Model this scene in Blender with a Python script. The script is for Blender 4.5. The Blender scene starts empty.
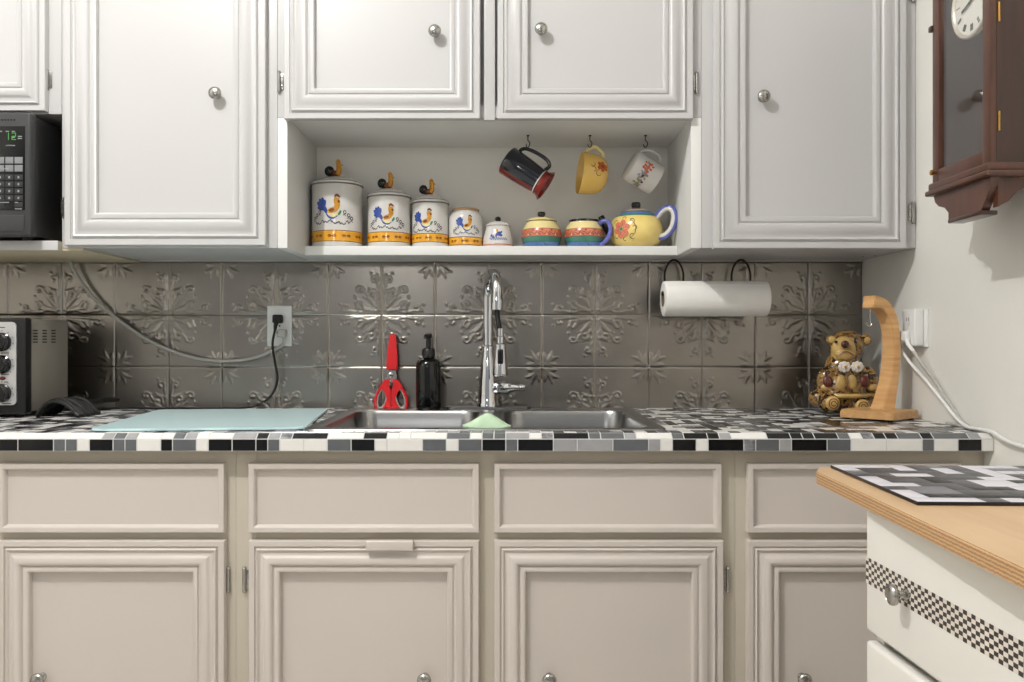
import bpy, bmesh, math, random
import numpy as np
from mathutils import Vector, Matrix, Euler
R = random.Random(7)
PI = math.pi
SC = bpy.context.scene
COL = SC.collection
F = 836.0            # focal length in pixels of the 1024 px wide frame
CD, CZ = 2.39, 1.107  # camera distance to the back wall, camera height
CT = 0.9154          # worktop height


def W(px, py, d):
    """point d metres in front of the back wall seen at pixel (px, py)"""
    Z = CD - d
    return Vector(((px - 512) * Z / F, -d, CZ - (py - 341) * Z / F))


def X(px, d): return (px - 512) * (CD - d) / F
def H(py, d): return CZ - (py - 341) * (CD - d) / F

# ------------------------------------------------------------------ materials
def lin(c):
    return tuple(((v / 255) / 12.92 if v / 255 <= .04045 else ((v / 255 + .055) / 1.055) ** 2.4) for v in c) + (1,)


def mat(name, rgb, rough=.5, metal=0., var=.06, scale=12., bump=0., bscale=200., coat=0., stretch=None, alpha=1., spec=.5):
    m = bpy.data.materials.new(name); m.use_nodes = True
    nt = m.node_tree; b = nt.nodes['Principled BSDF']
    c = lin(rgb)
    tc = nt.nodes.new('ShaderNodeTexCoord'); mp = nt.nodes.new('ShaderNodeMapping')
    nt.links.new(tc.outputs['Object'], mp.inputs[0])
    if stretch: mp.inputs['Scale'].default_value = stretch
    nz = nt.nodes.new('ShaderNodeTexNoise'); nz.inputs['Scale'].default_value = scale; nz.inputs['Detail'].default_value = 4
    nt.links.new(mp.outputs[0], nz.inputs['Vector'])
    rp = nt.nodes.new('ShaderNodeValToRGB')
    rp.color_ramp.elements[0].position = .3; rp.color_ramp.elements[1].position = .7
    rp.color_ramp.elements[0].color = tuple(v * (1 - var) for v in c[:3]) + (1,)
    rp.color_ramp.elements[1].color = tuple(min(1, v * (1 + var)) for v in c[:3]) + (1,)
    nt.links.new(nz.outputs['Fac'], rp.inputs[0]); nt.links.new(rp.outputs[0], b.inputs['Base Color'])
    b.inputs['Roughness'].default_value = rough; b.inputs['Metallic'].default_value = metal
    b.inputs['Coat Weight'].default_value = coat; b.inputs['Alpha'].default_value = alpha
    b.inputs['Specular IOR Level'].default_value = spec
    if bump:
        n2 = nt.nodes.new('ShaderNodeTexNoise'); n2.inputs['Scale'].default_value = bscale
        nt.links.new(mp.outputs[0], n2.inputs['Vector'])
        bp = nt.nodes.new('ShaderNodeBump'); bp.inputs['Strength'].default_value = bump; bp.inputs['Distance'].default_value = .002
        nt.links.new(n2.outputs['Fac'], bp.inputs['Height']); nt.links.new(bp.outputs[0], b.inputs['Normal'])
    return m


def wood(name, c1, c2, rough=.4, axis_scale=(1, 8, 8), scale=6., coat=0.):
    m = mat(name, c1, rough, coat=coat); nt = m.node_tree
    rp = [n for n in nt.nodes if n.type == 'VALTORGB'][0]; mp = [n for n in nt.nodes if n.type == 'MAPPING'][0]
    nz = [n for n in nt.nodes if n.type == 'TEX_NOISE'][0]
    rp.color_ramp.elements[0].color = lin(c1); rp.color_ramp.elements[1].color = lin(c2)
    mp.inputs['Scale'].default_value = axis_scale; nz.inputs['Scale'].default_value = scale; nz.inputs['Detail'].default_value = 8
    nz.inputs['Distortion'].default_value = .6
    return m


M = {}
M['upper'] = mat('upper_paint', (193, 192, 192), .33, var=.012, scale=3, bump=.05, bscale=60)
M['lower'] = mat('lower_paint', (202, 194, 187), .36, var=.015, scale=3, bump=.05, bscale=60)
M['frame_low'] = mat('lower_frame_paint', (190, 182, 167), .45, var=.02, scale=4)
M['niche_lit'] = mat('upper_paint_lit', (226, 226, 224), .4, var=.01)  # lighter copy of the upper paint; lit look put into the colour
M['niche'] = mat('niche_paint', (238, 236, 230), .5, var=.02, scale=4)
M['wall'] = mat('plaster_wall', (226, 224, 218), .6, var=.02, scale=5, bump=.25, bscale=45)
M['ceil'] = mat('ceiling_paint', (232, 230, 225), .8, var=.01)
M['floor'] = mat('floor_tile', (206, 200, 190), .5, var=.05, scale=6)
M['tin'] = mat('pressed_tin', (146, 141, 134), .29, 1., var=.10, scale=7, bump=.05, bscale=120)
M['grout'] = mat('white_grout', (200, 200, 199), .7, var=.05, scale=60)
M['t_black'] = mat('black_glass_tile', (14, 14, 15), .2, var=.2, scale=40, spec=.35)
M['t_dark'] = mat('dark_grey_tile', (92, 94, 97), .2, var=.08, scale=40)
M['t_mid'] = mat('grey_tile', (150, 150, 152), .25, var=.08, scale=40)
M['t_white'] = mat('white_tile', (226, 224, 220), .2, var=.03, scale=40)
M['t_marble'] = mat('marbled_tile', (120, 120, 124), .22, var=.75, scale=70)
M['steel'] = mat('brushed_steel', (150, 150, 150), .28, 1., var=.06, scale=30, stretch=(1, 14, 14))
M['chrome'] = mat('chrome', (205, 207, 210), .07, 1., var=.02)
M['nickel'] = mat('satin_nickel', (172, 170, 166), .25, 1., var=.05)
M['black'] = mat('black_plastic', (15, 15, 16), .35, var=.1)
M['gloss_black'] = mat('gloss_black', (6, 6, 7), .1, var=.1)
M['rubber'] = mat('black_rubber', (12, 12, 12), .55, var=.1)
M['red'] = mat('red_plastic', (208, 28, 34), .3, var=.04)
M['grey_plastic'] = mat('grey_plastic', (160, 158, 155), .45)
M['white_plastic'] = mat('white_plastic', (228, 228, 226), .35, var=.02)
M['cable_grey'] = mat('pale_grey_cable', (176, 174, 168), .5, var=.03)
M['paper'] = mat('paper_towel', (236, 234, 230), .9, var=.02, scale=30, bump=.2, bscale=300)
M['cardboard'] = mat('cardboard_core', (120, 105, 86), .8)
M['glass_board'] = mat('aqua_glass', (204, 232, 236), .2, var=.02, scale=4, spec=.5)
M['sponge'] = mat('green_sponge', (188, 214, 184), .9, var=.06, scale=60, bump=.4, bscale=220)
M['mw_dark'] = mat('microwave_charcoal', (50, 50, 52), .4, var=.05)
M['mw_side'] = mat('microwave_side', (30, 30, 31), .3, var=.08)
M['mw_panel'] = mat('microwave_panel', (10, 10, 11), .2)
M['btn'] = mat('pale_button', (118, 120, 124), .5)
M['btn_dark'] = mat('dark_button', (32, 33, 35), .5)
M['legend'] = mat('printed_legend', (140, 142, 145), .5)
M['toaster_side'] = mat('toaster_side', (150, 143, 134), .42, .15, var=.04)
M['toaster_face'] = mat('toaster_face', (196, 196, 196), .35, .5, var=.03)
M['oak'] = wood('honey_wood', (190, 144, 92), (212, 168, 116), .38, (2, 2, 22), 5)
M['oak_flat'] = wood('honey_wood_base', (186, 140, 88), (208, 164, 112), .38, (3, 22, 22), 4)
M['mahog'] = wood('dark_mahogany', (40, 21, 12), (58, 31, 18), .3, (14, 14, 1.5), 5, coat=.3)
M['mahog2'] = wood('reddish_mahogany', (66, 38, 26), (84, 50, 36), .35, (14, 14, 1.5), 5, coat=.2)
M['ply'] = wood('plywood_top', (190, 158, 122), (204, 174, 138), .45, (10, 1.2, 10), 3)
M['brass'] = mat('brass', (196, 150, 74), .25, 1.)
M['dial'] = mat('dial_white', (232, 230, 222), .5, var=.02)
M['ink'] = mat('black_ink', (30, 28, 28), .6)
M['raw'] = wood('bare_board', (196, 182, 156), (210, 198, 174), .7, (1, 10, 10), 3)
M['under'] = mat('underside_paint', (206, 204, 198), .55, var=.03)
M['cart'] = mat('cart_paint', (226, 224, 218), .4, var=.015, scale=4, bump=.05, bscale=60)
M['chk_w'] = mat('check_cream', (216, 208, 198), .5)
M['chk_b'] = mat('check_dark', (48, 42, 38), .5)
M['cer_white'] = mat('white_glaze', (216, 213, 208), .15, var=.02, coat=.4)
M['cer_orange'] = mat('orange_glaze', (224, 160, 44), .2, var=.1, scale=40, coat=.4)
M['cer_line'] = mat('black_glaze_line', (38, 34, 34), .3)
M['cer_blue'] = mat('cobalt_glaze', (54, 78, 150), .2, var=.2, scale=60, coat=.4)
M['cer_brown'] = mat('brown_glaze', (120, 66, 28), .25, var=.25, scale=60)
M['cer_pink'] = mat('salmon_glaze', (214, 122, 96), .2, var=.12, scale=60, coat=.3)
M['cer_ochre'] = mat('ochre_glaze', (200, 140, 40), .25, var=.2, scale=80)
M['cer_green'] = mat('teal_glaze', (64, 128, 108), .2, var=.15, scale=50, coat=.4)
M['cer_ltblue'] = mat('sky_blue_glaze', (92, 128, 186), .2, var=.15, scale=50, coat=.4)
M['cer_yellow'] = mat('yellow_glaze', (240, 214, 128), .18, var=.06, scale=30, coat=.4)
M['cer_cream'] = mat('cream_glaze', (238, 222, 158), .18, var=.05, scale=30, coat=.4)
M['cer_purple'] = mat('periwinkle_glaze', (96, 104, 178), .2, var=.1, coat=.4)
M['cer_navy'] = mat('navy_glaze', (16, 20, 32), .12, var=.2, coat=.5)
M['cer_dkred'] = mat('dark_red_glaze', (122, 30, 24), .2, var=.15, coat=.4)
M['mug_yellow'] = mat('golden_yellow_glaze', (232, 190, 96), .16, var=.05, coat=.5)
M['rooster_black'] = mat('rooster_black', (18, 20, 18), .25)
M['script'] = mat('script_blue_black', (44, 48, 66), .4)
M['tan_lid'] = mat('tan_wood_lid', (196, 158, 112), .5)
M['bear_gold'] = mat('golden_brown_glaze', (190, 156, 92), .16, var=.22, scale=30, coat=.5)
M['bear_white'] = mat('bow_white', (226, 220, 208), .25, coat=.3)
M['lid_beige'] = mat('beige_pink_glaze', (216, 192, 166), .2, coat=.3)
M['wire'] = mat('dark_wire', (46, 38, 34), .4, .6)


def tan_bear():
    m = mat('mottled_bear_glaze', (92, 60, 26), .14, coat=.5)
    nt = m.node_tree; rp = [n for n in nt.nodes if n.type == 'VALTORGB'][0]; nz = [n for n in nt.nodes if n.type == 'TEX_NOISE'][0]
    nz.inputs['Scale'].default_value = 75; nz.inputs['Detail'].default_value = 3; nz.inputs['Distortion'].default_value = 1.2
    rp.color_ramp.elements[0].position = .40; rp.color_ramp.elements[1].position = .54
    rp.color_ramp.elements[0].color = lin((40, 20, 11)); rp.color_ramp.elements[1].color = lin((150, 114, 60))
    return m


M['bear'] = tan_bear()


def ply_edge():
    m = mat('plywood_edge', (190, 140, 86), .6); nt = m.node_tree; b = nt.nodes['Principled BSDF']
    tc = nt.nodes.new('ShaderNodeTexCoord'); wv = nt.nodes.new('ShaderNodeTexWave'); wv.bands_direction = 'Z'
    wv.inputs['Scale'].default_value = 75; wv.inputs['Distortion'].default_value = 2.5; wv.inputs['Detail Scale'].default_value = 3
    nt.links.new(tc.outputs['Object'], wv.inputs['Vector'])
    rp = nt.nodes.new('ShaderNodeValToRGB'); rp.color_ramp.elements[0].color = lin((146, 110, 74)); rp.color_ramp.elements[1].color = lin((196, 160, 118))
    nt.links.new(wv.outputs['Fac'], rp.inputs[0]); nt.links.new(rp.outputs[0], b.inputs['Base Color'])
    return m


M['ply_edge'] = ply_edge()


def clear_glass():
    m = bpy.data.materials.new('clock_glass'); m.use_nodes = True; nt = m.node_tree; nt.nodes.clear()
    o = nt.nodes.new('ShaderNodeOutputMaterial'); mx = nt.nodes.new('ShaderNodeMixShader')
    t = nt.nodes.new('ShaderNodeBsdfTransparent'); g = nt.nodes.new('ShaderNodeBsdfGlossy'); g.inputs['Roughness'].default_value = .02
    lw = nt.nodes.new('ShaderNodeLayerWeight'); pw = nt.nodes.new('ShaderNodeMath'); pw.operation = 'POWER'; pw.inputs[1].default_value = 3
    ma = nt.nodes.new('ShaderNodeMath'); ma.operation = 'MULTIPLY_ADD'; ma.inputs[1].default_value = .7; ma.inputs[2].default_value = .04
    nt.links.new(lw.outputs['Facing'], pw.inputs[0]); nt.links.new(pw.outputs[0], ma.inputs[0]); nt.links.new(ma.outputs[0], mx.inputs[0])
    nt.links.new(t.outputs[0], mx.inputs[1]); nt.links.new(g.outputs[0], mx.inputs[2])
    nt.links.new(mx.outputs[0], o.inputs[0])
    return m


M['glass'] = clear_glass()


def display():
    m = bpy.data.materials.new('green_display'); m.use_nodes = True; b = m.node_tree.nodes['Principled BSDF']
    b.inputs['Base Color'].default_value = (.02, .1, .02, 1); b.inputs['Emission Color'].default_value = lin((70, 170, 60)); b.inputs['Emission Strength'].default_value = .6
    return m


M['digits'] = display()

# ------------------------------------------------------------------ object helpers
def origin_of(o):
    v = Vector((0, 0, 0))
    while o: v = v + o.location; o = o.parent
    return v


def obj(name, bm, mats, parent=None, smooth=40, local=False, at=None):
    """link bm as one mesh; bm is in world coordinates unless local"""
    me = bpy.data.meshes.new(name)
    bmesh.ops.recalc_face_normals(bm, faces=bm.faces[:])
    if parent and not local: bmesh.ops.translate(bm, verts=bm.verts[:], vec=-origin_of(parent))
    if at is not None: bmesh.ops.translate(bm, verts=bm.verts[:], vec=-Vector(at))
    bm.to_mesh(me); bm.free()
    for m in (mats if isinstance(mats, (list, tuple)) else [mats]): me.materials.append(m)
    for p in me.polygons: p.use_smooth = True
    if smooth < 180: me.set_sharp_from_angle(angle=math.radians(smooth))
    o = bpy.data.objects.new(name, me); COL.objects.link(o)
    if parent: o.parent = parent
    if at is not None: o.location = at
    return o


def tag(o, label, cat, group=None):
    o['label'] = label; o['category'] = cat
    if group: o['group'] = group
    return o


def thing(name, label, cat, loc, group=None, rot=None):
    o = bpy.data.objects.new(name, None); COL.objects.link(o); o.location = loc; o.empty_display_size = .05
    if rot: o.rotation_euler = rot
    return tag(o, label, cat, group)


def struct(name, bm, m):
    o = obj(name, bm, m); o['kind'] = 'structure'; return o


def BM(): return bmesh.new()


def box(bm, x0, x1, y0, y1, z0, z1, bev=0., mi=0, seg=2):
    vs = [bm.verts.new((x, y, z)) for z in (z0, z1) for y in (y0, y1) for x in (x0, x1)]
    fs = [bm.faces.new([vs[i] for i in q]) for q in ((0, 2, 3, 1), (4, 5, 7, 6), (0, 1, 5, 4), (2, 6, 7, 3), (0, 4, 6, 2), (1, 3, 7, 5))]
    for f in fs: f.material_index = mi
    if bev:
        r = bmesh.ops.bevel(bm, geom=list({e for f in fs for e in f.edges}), offset=bev, segments=seg, affect='EDGES', profile=.6)
        for f in r['faces']: f.material_index = mi
    return vs


def lathe(bm, prof, c=(0, 0, 0), seg=48, mtx=None, sx=1., sy=1.):
    """prof: (r, z[, material]) from bottom to top, about a vertical axis through c"""
    rings = []
    for p in prof:
        r, z = p[0], p[1]
        if r < 1e-6: rings.append([bm.verts.new((0, 0, z))])
        else: rings.append([bm.verts.new((r * sx * math.cos(2 * PI * i / seg), r * sy * math.sin(2 * PI * i / seg), z)) for i in range(seg)])
    for k in range(len(rings) - 1):
        a, b = rings[k], rings[k + 1]; mi = prof[k][2] if len(prof[k]) > 2 else 0
        for i in range(seg):
            j = (i + 1) % seg
            if len(a) == 1 and len(b) == 1: continue
            if len(a) == 1: f = bm.faces.new((a[0], b[j], b[i]))
            elif len(b) == 1: f = bm.faces.new((a[i], a[j], b[0]))
            else: f = bm.faces.new((a[i], a[j], b[j], b[i]))
            f.material_index = mi
    vs = [v for r in rings for v in r]
    if mtx is not None: bmesh.ops.transform(bm, matrix=mtx, verts=vs)
    bmesh.ops.translate(bm, verts=vs, vec=c)
    return vs


def catmull(pts, n=8):
    pts = [Vector(p) for p in pts]
    if len(pts) < 3: return pts
    P = [2 * pts[0] - pts[1]] + pts + [2 * pts[-1] - pts[-2]]
    out = []
    for i in range(1, len(P) - 2):
        for k in range(n):
            t = k / n; a, b, c, d = P[i - 1], P[i], P[i + 1], P[i + 2]
            out.append(.5 * ((2 * b) + (c - a) * t + (2 * a - 5 * b + 4 * c - d) * t * t + (3 * b - a - 3 * c + d) * t ** 3))
    out.append(pts[-1]); return out


def tube(bm, pts, r, seg=10, smooth=0, mi=0, flat=1., closed=False, up=None):
    """r: number or list per (smoothed) fraction; flat squashes along the second normal"""
    if smooth: pts = catmull(pts, smooth)
    else: pts = [Vector(p) for p in pts]
    n = len(pts)
    def rad(i):
        if not isinstance(r, (list, tuple)): return r
        t = i / (n - 1) * (len(r) - 1); k = min(int(t), len(r) - 2); return r[k] + (r[k + 1] - r[k]) * (t - k)
    T = []
    for i in range(n):
        if closed: t = pts[(i + 1) % n] - pts[i - 1]
        else: t = pts[min(i + 1, n - 1)] - pts[max(i - 1, 0)]
        T.append(t.normalized())
    u = Vector(up) if up else (Vector((0, 0, 1)) if abs(T[0].z) < .9 else Vector((0, 1, 0)))
    rings = []
    for i in range(n):
        u = (u - T[i] * u.dot(T[i]))
        u = u.normalized(); v = T[i].cross(u)
        rings.append([bm.verts.new(pts[i] + rad(i) * (u * math.cos(2 * PI * k / seg) + v * flat * math.sin(2 * PI * k / seg))) for k in range(seg)])
    for i in range(n if closed else n - 1):
        a, b = rings[i], rings[(i + 1) % n]
        for k in range(seg):
            bm.faces.new((a[k], a[(k + 1) % seg], b[(k + 1) % seg], b[k])).material_index = mi
    if not closed:
        bm.faces.new(rings[0][::-1]).material_index = mi; bm.faces.new(rings[-1]).material_index = mi
    return [v for q in rings for v in q]


def prism(bm, poly, a, b, axis='y', mi=0):
    """poly: 2-D outline; axis y: (x,z), axis x: (y,z), axis z: (x,y); extruded from a to b"""
    def P(p, t):
        return {'y': (p[0], t, p[1]), 'x': (t, p[0], p[1]), 'z': (p[0], p[1], t)}[axis]
    A = [bm.verts.new(P(p, a)) for p in poly]; B = [bm.verts.new(P(p, b)) for p in poly]
    fs = [bm.faces.new(A), bm.faces.new(B[::-1])]
    n = len(poly)
    for i in range(n): fs.append(bm.faces.new((A[i], B[i], B[(i + 1) % n], A[(i + 1) % n])))
    for f in fs: f.material_index = mi
    return A + B


def ball(bm, c, r, s=(1, 1, 1), sub=3, mi=0, rot=None):
    mt = Matrix.Translation(c) @ (rot.to_matrix().to_4x4() if rot else Matrix()) @ Matrix.Diagonal((r * s[0], r * s[1], r * s[2], 1))
    g = bmesh.ops.create_icosphere(bm, subdivisions=sub, radius=1, matrix=mt)
    for v in g['verts']:
        for f in v.link_faces: f.material_index = mi
    return g['verts']


def mitre(bm, x0, x1, z0, z1, yb, prof, mi=0):
    """a panelled front: rings inset from the rectangle, height towards the room"""
    rings = []
    for ins, h in prof:
        rings.append([bm.verts.new((x, yb - h, z)) for x, z in ((x0 + ins, z0 + ins), (x1 - ins, z0 + ins), (x1 - ins, z1 - ins), (x0 + ins, z1 - ins))])
    for a, b in zip(rings, rings[1:]):
        for i in range(4): bm.faces.new((a[i], a[(i + 1) % 4], b[(i + 1) % 4], b[i])).material_index = mi
    bm.faces.new(rings[-1]).material_index = mi
    bm.faces.new(rings[0][::-1]).material_index = mi


DOOR = [(0, 0), (0, .016), (.0015, .018), (.012, .018), (.0135, .0145), (.0155, .0145), (.017, .019), (.019, .0205), (.0215, .019), (.023, .0165), (.0255, .0165),
        (.029, .018), (.033, .0215), (.038, .0245), (.043, .0258), (.047, .025), (.0505, .0225), (.0525, .0185), (.0545, .018), (.0555, .0205), (.0575, .0215), (.063, .0215), (.0655, .020), (.0668, .017), (.0675, .007)]
DRAWER = [(0, 0), (0, .015), (.0012, .0175), (.010, .018), (.0125, .0165), (.0145, .011), (.016, .0065)]


def scaled(prof, k): return [(a * k, h) for a, h in prof]


def knob(parent, p, axis=Vector((0, -1, 0)), k=1., local=False):
    bm = BM()
    q = Vector((0, 0, 1)).rotation_difference(axis).to_matrix().to_4x4()
    lathe(bm, [(0, 0), (.009 * k, 0), (.0085 * k, .003 * k), (.0055 * k, .005 * k), (.005 * k, .013 * k), (.010 * k, .0155 * k), (.0148 * k, .019 * k), (.0158 * k, .0225 * k), (.0145 * k, .0262 * k),
               (.0112 * k, .0282 * k), (.0108 * k, .0275 * k), (.0085 * k, .0285 * k), (.004 * k, .0298 * k), (0, .030 * k)], p, 28, q)
    return obj('knob', bm, M['nickel'], parent, local=local)


def hinge(parent, x, y, z, side=1, h=.048):
    bm = BM()
    tube(bm, [(x, y - .004, z - h / 2), (x, y - .004, z + h / 2)], .0042, 10)
    for s in (-1, 1): lathe(bm, [(0, 0), (.003, 0), (.0048, .003), (.003, .006), (0, .007)], (x, y - .004, z + s * h / 2 - (0.0035)), 10)
    box(bm, *sorted((x, x + side * .011)), y - .0032, y - .0002, z - h * .42, z + h * .42, .001)
    lathe(bm, [(.0025, 0), (.002, .001), (0, .0014)], (x + side * .007, y - .0032, z + h * .22), 10, Matrix.Rotation(PI / 2, 4, 'X'))
    lathe(bm, [(.0025, 0), (.002, .001), (0, .0014)], (x + side * .007, y - .0032, z - h * .22), 10, Matrix.Rotation(PI / 2, 4, 'X'))
    return obj('hinge', bm, M['nickel'], parent)

# ------------------------------------------------------------------ the room
XR = 1.0006; XL = -2.6; YN = -4.2; ZC = 3.15
bm = BM(); box(bm, XL - .1, XR + .1, 0, .12, -.05, ZC + .05); struct('wall_back', bm, M['wall'])
bm = BM(); box(bm, XR, XR + .12, YN, 0, -.05, ZC + .05); struct('wall_right', bm, M['wall'])
bm = BM(); box(bm, XL - .12, XL, YN, 0, -.05, ZC + .05); struct('wall_left', bm, M['wall'])
bm = BM(); box(bm, XL - .1, XR + .1, YN, 0, -.1, 0); struct('floor', bm, M['floor'])
bm = BM(); box(bm, XL - .1, XR + .1, YN, 0, ZC, ZC + .1); struct('ceiling', bm, M['ceil'])

# ------------------------------------------------------------------ pressed tin backsplash
def tile_field(n=54):
    u = np.linspace(0, 1, n); U, V = np.meshgrid(u, u)
    Hh = np.zeros((n, n))
    def stroke(pts, w0, w1, h, bulb=0):
        P = catmull([(a, b, 0) for a, b in pts], 10); m = len(P)
        for i, p in enumerate(P):
            t = i / (m - 1); w = w0 + (w1 - w0) * t
            D = ((U - p.x) ** 2 + (V - p.y) ** 2) / (w * .8) ** 2
            np.maximum(Hh, h * np.sqrt(np.clip(1 - D, 0, 1)), out=Hh)
        if bulb:
            p = P[-1]; D = ((U - p.x) ** 2 + (V - p.y) ** 2) / bulb ** 2
            np.maximum(Hh, h * 1.25 * np.sqrt(np.clip(1 - D, 0, 1)), out=Hh)
    def leaf(a, b, w, h, bend=0.):
        a, b = Vector(a), Vector(b); d = b - a; nrm = Vector((-d.y, d.x))
        for i in range(31):
            t = i / 30; p = a + d * t + nrm * bend * math.sin(PI * t); ww = .82 * w * max(.12, math.sin(PI * t ** .75))
            q = (U - p.x) ** 2 + (V - p.y) ** 2
            np.maximum(Hh, h * np.sqrt(np.clip(1 - q / ww ** 2, 0, 1)), out=Hh)
        # crease down the middle
        L = d.length; s = ((U - a.x) * d.x + (V - a.y) * d.y) / L ** 2; off = ((U - a.x) * nrm.x + (V - a.y) * nrm.y) / L - bend * L * np.sin(PI * np.clip(s, 0, 1))
        k = (s > .1) & (s < .9); Hh[k] -= (h * .45 * np.exp(-(off / (w * .22)) ** 2))[k]
    def curl(path, c, r, a0, turns, w, h):
        pts = list(path)
        for i in range(1, 9):
            t = i / 8; a = a0 + turns * 2 * PI * t; rr = r * (1 - .62 * t); pts.append((c[0] + rr * math.cos(a), c[1] + rr * math.sin(a)))
        stroke(pts, w, w * .75, h, w * 1.5)
    for ang, L in ((8, .30), (32, .36), (58, .36), (82, .30)):
        a = math.radians(ang); leaf((.07 * math.cos(a), .07 * math.sin(a)), (L * math.cos(a), L * math.sin(a)), .05, 1., .12 if ang < 45 else -.12)
    stroke([(.02, .02), (.05, .05)], .05, .05, 1.)
    for sw in (0, 1):
        f = (lambda p: (p[1], p[0])) if sw else (lambda p: p)
        s = -1 if sw else 1
        def ang(a): return PI / 2 - a if sw else a
        curl([f(q) for q in ((.95, .9), (.84, .93), (.70, .90))], f((.60, .80)), .085, ang(1.2), s * .85, .022, .9)
        curl([f(q) for q in ((.72, .92), (.58, .95), (.42, .93))], f((.33, .86)), .07, ang(1.0), s * .8, .02, .85)
        leaf(f((.90, .88)), f((.66, .66)) if not sw else f((.72, .55)), .05, .95, .15 * s)
        leaf(f((.55, .93)), f((.47, .74)), .036, .9, .15 * s)
        leaf(f((.36, .94)), f((.20, .93)), .03, .8, .1 * s)
        stroke([f((.50, .66)), f((.495, .655))], .028, .028, .8)
        stroke([f((.22, .80)), f((.222, .80))], .024, .024, .8)
    curl([(.78, .70), (.68, .56)], (.58, .53), .075, .3, -.9, .02, .9)
    E = np.minimum(np.minimum(U, 1 - U), np.minimum(V, 1 - V))
    return np.clip(Hh, -.2, 1.3) * .0023 - .0014 * np.exp(-(E / .009) ** 2)


def backsplash():
    n = 54; T = tile_field(n); g = np.linspace(0, 1, n)
    px = 53.27 / 349.8; verts = []; faces = []
    rows = [(CZ + .0743 + px, CZ + .0743, False, 1.), (CZ + .0743, CZ - .0743, True, 1.), (CZ - .0743, CT - .004, False, (CZ - .0743 - CT + .004) / px)]
    x = XR - .0015; k = 0
    while x > -1.62:
        for zt, zb, flower_low, frac in rows:
            m = n if frac == 1 else int(n * frac); ta, tb = R.uniform(-.0011, .0011), R.uniform(-.0011, .0011)
            base = len(verts)
            for j in range(m):
                for i in range(n):
                    fu = g[i] if k % 2 == 0 else 1 - g[i]            # u from the flower corner; flower at right for even k
                    iu = i if k % 2 == 0 else n - 1 - i
                    zz = zt - (zt - zb) * (j / (m - 1))
                    jv = (n - 1 - j) if flower_low else j
                    hgt = T[jv, i] + ta * (g[i] - .5) + tb * (j / (m - 1) - .5)
                    xx = (x - g[i] * px) if k % 2 == 0 else (x - px + g[i] * px)
                    verts.append((xx, -.004 - hgt, zz))
            for j in range(m - 1):
                for i in range(n - 1):
                    a = base + j * n + i; q = (a, a + 1, a + n + 1, a + n)
                    faces.append(q if k % 2 else q[::-1])
        x -= px; k += 1
    me = bpy.data.meshes.new('backsplash'); me.from_pydata(verts, [], faces); me.materials.append(M['tin'])
    me.polygons.foreach_set('use_smooth', [True] * len(me.polygons)); me.update()
    o = bpy.data.objects.new('backsplash', me); COL.objects.link(o)
    return tag(o, 'pressed tin backsplash of square floral embossed tiles behind the sink', 'backsplash')


backsplash()

# ------------------------------------------------------------------ mosaic surfaces
TM = ['grout', 't_black', 't_dark', 't_mid', 't_white', 't_marble']


def mosaic(bm, xs, prof, rnd, hole=None, gap=.0010, rise=.0008, big=.0, weights=(27, 21, 13, 31, 8), first_rows=1):
    """xs: column lines; prof: (y, z) row lines from the front edge inwards. one connected skin, tiles raised from the grout"""
    V = [[bm.verts.new((x, y, z)) for x in xs] for y, z in prof]
    nr, nc = len(prof) - 1, len(xs) - 1
    cell = [[None] * nc for _ in range(nr)]; dead = set(); tiles = []
    if hole:
        for r in range(nr):
            for c in range(nc):
                if hole(.5 * (xs[c] + xs[c + 1]), .5 * (prof[r][0] + prof[r + 1][0]), r): dead.add((r, c))
    used = set(dead)
    for r in range(nr):
        for c in range(nc):
            if (r, c) in used: continue
            w = h = 1; q = rnd.random()
            if q < .22: w = 2
            elif q < .42 and r >= first_rows: h = 2
            elif q < .44 + big and r >= first_rows: w = h = 2
            elif q < .44 + big * 1.5: w = 3
            while w > 1 and any((r, c + i) in used or c + i >= nc for i in range(w)): w -= 1
            if h == 2 and (r + 1 >= nr or any((r + 1, c + i) in used for i in range(w))): h = 1
            for a in range(h):
                for b in range(w): used.add((r + a, c + b))
            lo = [V[r][c + i] for i in range(w + 1)]; hi = [V[r + h][c + i] for i in range(w + 1)]
            ring = lo + ([V[r + 1][c + w]] if h == 2 else []) + hi[::-1] + ([V[r + 1][c]] if h == 2 else [])
            f = bm.faces.new(ring); k = rnd.choices((1, 2, 3, 4, 5), weights)[0]
            if k == 5 and (w > 1 or h > 1): k = 2
            tiles.append((f, k))
    bmesh.ops.recalc_face_normals(bm, faces=[t[0] for t in tiles])
    if sum(t[0].normal.z for t in tiles) < 0: bmesh.ops.reverse_faces(bm, faces=[t[0] for t in tiles])
    kinds = {t[0]: t[1] for t in tiles}
    bmesh.ops.inset_individual(bm, faces=list(kinds), thickness=gap, depth=0, use_even_offset=True)
    for f in kinds: f.material_index = kinds[f]
    r = bmesh.ops.inset_individual(bm, faces=list(kinds), thickness=.0005, depth=rise, use_even_offset=True)
    for f, k in kinds.items():
        f.material_index = k
    for f in r['faces']:
        if f not in kinds:
            for e in f.edges:
                for g in e.link_faces:
                    if g in kinds: f.material_index = kinds[g]


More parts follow.
